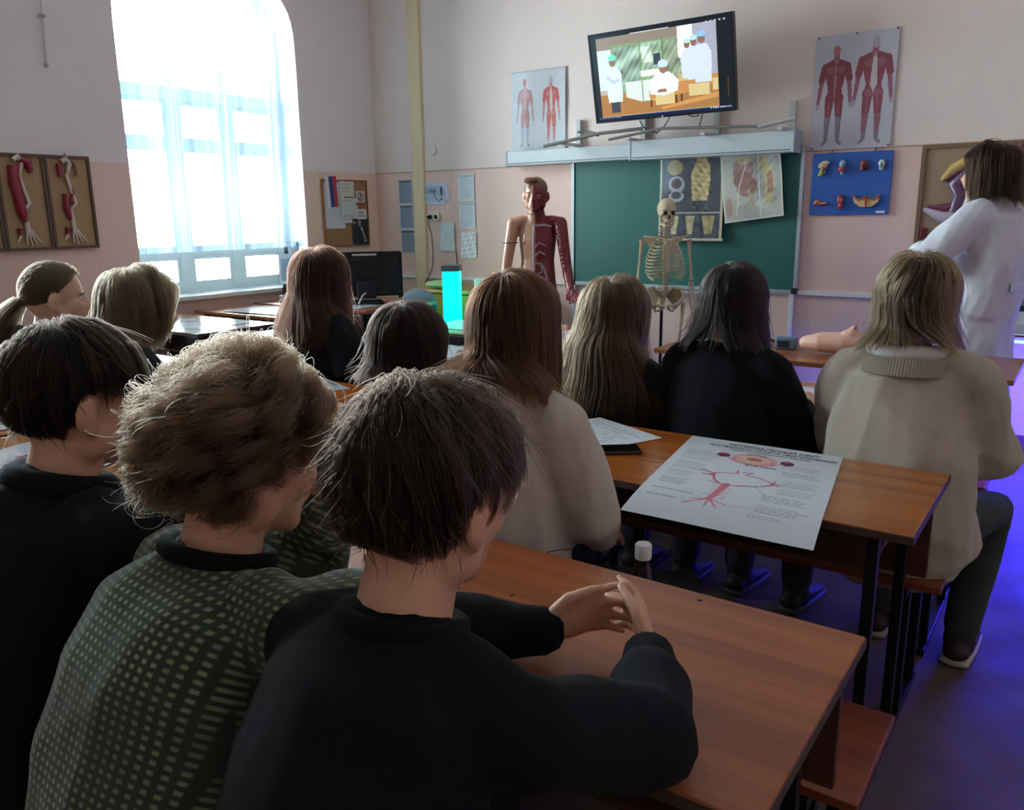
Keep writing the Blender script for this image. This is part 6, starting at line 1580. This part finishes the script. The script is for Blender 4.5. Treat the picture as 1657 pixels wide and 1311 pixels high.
# clear film laid over the glossy desks
bt = empty('water_bottle', (-.66, 1.36, .44), label='clear plastic bottle with a white cap standing behind the near desk', cat='bottle')
def clear_mat():
    m = bpy.data.materials.new('clear_plastic'); m.use_nodes = True; nt = m.node_tree; nt.nodes.remove(nt.nodes['Principled BSDF']); out = nt.nodes['Material Output']
    t = nt.nodes.new('ShaderNodeBsdfTransparent'); t.inputs['Color'].default_value = (.8, .86, .88, 1); g = nt.nodes.new('ShaderNodeBsdfGlossy'); g.inputs['Roughness'].default_value = .08
    f = nt.nodes.new('ShaderNodeFresnel'); f.inputs['IOR'].default_value = 1.5; mx = nt.nodes.new('ShaderNodeMixShader'); nt.links.new(f.outputs[0], mx.inputs[0]); nt.links.new(t.outputs[0], mx.inputs[1]); nt.links.new(g.outputs[0], mx.inputs[2]); nt.links.new(mx.outputs[0], out.inputs[0]); return m
M_CLEAR = clear_mat()
MB().lathe([(.028, .0), (.036, .01), (.037, .18), (.034, .22), (.018, .285), (.014, .30), (.014, .312)], 24).build('bottle_body', M_CLEAR, bt, smooth=True)
MB().lathe([(.0165, .303), (.0165, .33), (.014, .333)], 20).build('cap', mat('cap_white', 'd8d8d8', .4), bt, smooth=True)

# ---- teacher table: cup, blue instruments, training breast model
cu = empty('paper_cup', (-1.555, 3.90, TH), label='white plastic cup at the left end of the demonstration table', cat='cup')
MB().lathe([(.024, 0), (.034, .085), (.036, .087), (.033, .085), (.023, .003)], 20).build('cup_body', mat('cup_white', 'dcd6da', .4), cu, smooth=True)
bl_ = empty('blood_pressure_meter', (-1.17, 3.90, TH), .2, label='blue grey blood pressure meter beside the skin coloured model', cat='device')
MB().bbox(-.055, .045, -.035, .035, 0, .055, .010).build('body', mat('meter_blue', '5d7288', .45), bl_, smooth=False); MB().bbox(-.04, .01, -.037, -.034, .012, .042, .001).build('screen', mat('device_dark'), bl_)
MB().tube([(-.055, 0, .03), (-.10, .01, .05), (-.14, .02, .035)], .006, 8).build('hose', M_STEEL, bl_, smooth=True)
tp = empty('tape_roll', (-1.335, 3.93, TH), label='small white and dark roll at the left of the blood pressure meter', cat='roll')
MB().ball((0, 0, .022), (.035, .025, .022), 16).build('roll_body', mat('cup_white'), tp, smooth=True); MB().ball((.02, -.01, .025), (.025, .02, .02), 14).build('core', mat('roll_violet', '3c2a48', .5), tp, smooth=True)
bm_ = empty('breast_model', (-.945, 3.85, TH), label='skin coloured training breast model lying on the demonstration table', cat='medical model')
mb = MB(); ring_loft(mb, [(-.13, .0, .045), (-.06, 0, .052), (.05, 0, .055), (.12, 0, .06)], [(.035, .030), (.06, .045), (.065, .050), (.05, .045)], right=(0, 1, 0)); ell(mb, (.07, 0, .085), (.05, .045, .035)); ell(mb, (.08, 0, .118), (.018, .018, .020))
link_mesh('model_body', fuse(mb, .005, 5), mat('model_skin', 'd6a892', .5, sss=.1), bm_)
MB().ball((.088, -.010, .130), (.009, .009, .009), 10).build('nipple', mat('model_pink', 'b07070', .5), bm_, smooth=True)

# ---- pencil mark, knot holes and a screw hole in the near desk
def spot(x, y, r, name, label, cat, rot=0): 
    o = MB().ball((0, 0, 0), r, 12).build(name, mat('hole_dark', '1c100c', .9), smooth=True, label=label, cat=cat); o.location = (x, y, TH + .0002); o.rotation_euler = (0, 0, rot)
p = at(1132, 972, z=TH); spot(p.x, p.y, (.004, .004, .0006), 'screw_hole', 'small dark round hole in the near desk right of the hands', 'hole')
p = at(829, 964, z=TH); spot(p.x, p.y, (.005, .0022, .0006), 'knot_mark', 'small brown knot mark in the near desk beside the front boy', 'mark', .6)
a, b, c = at(885, 894, z=TH), at(900, 891, z=TH), at(925, 888, z=TH)
MB().tube([Vector((q.x, q.y, TH)) for q in (a, b, c)], .0012, 5).build('pencil_mark', mat('graphite', '3c2c26', .8), label='curved pencil scribble near the far edge of the near desk', cat='mark')
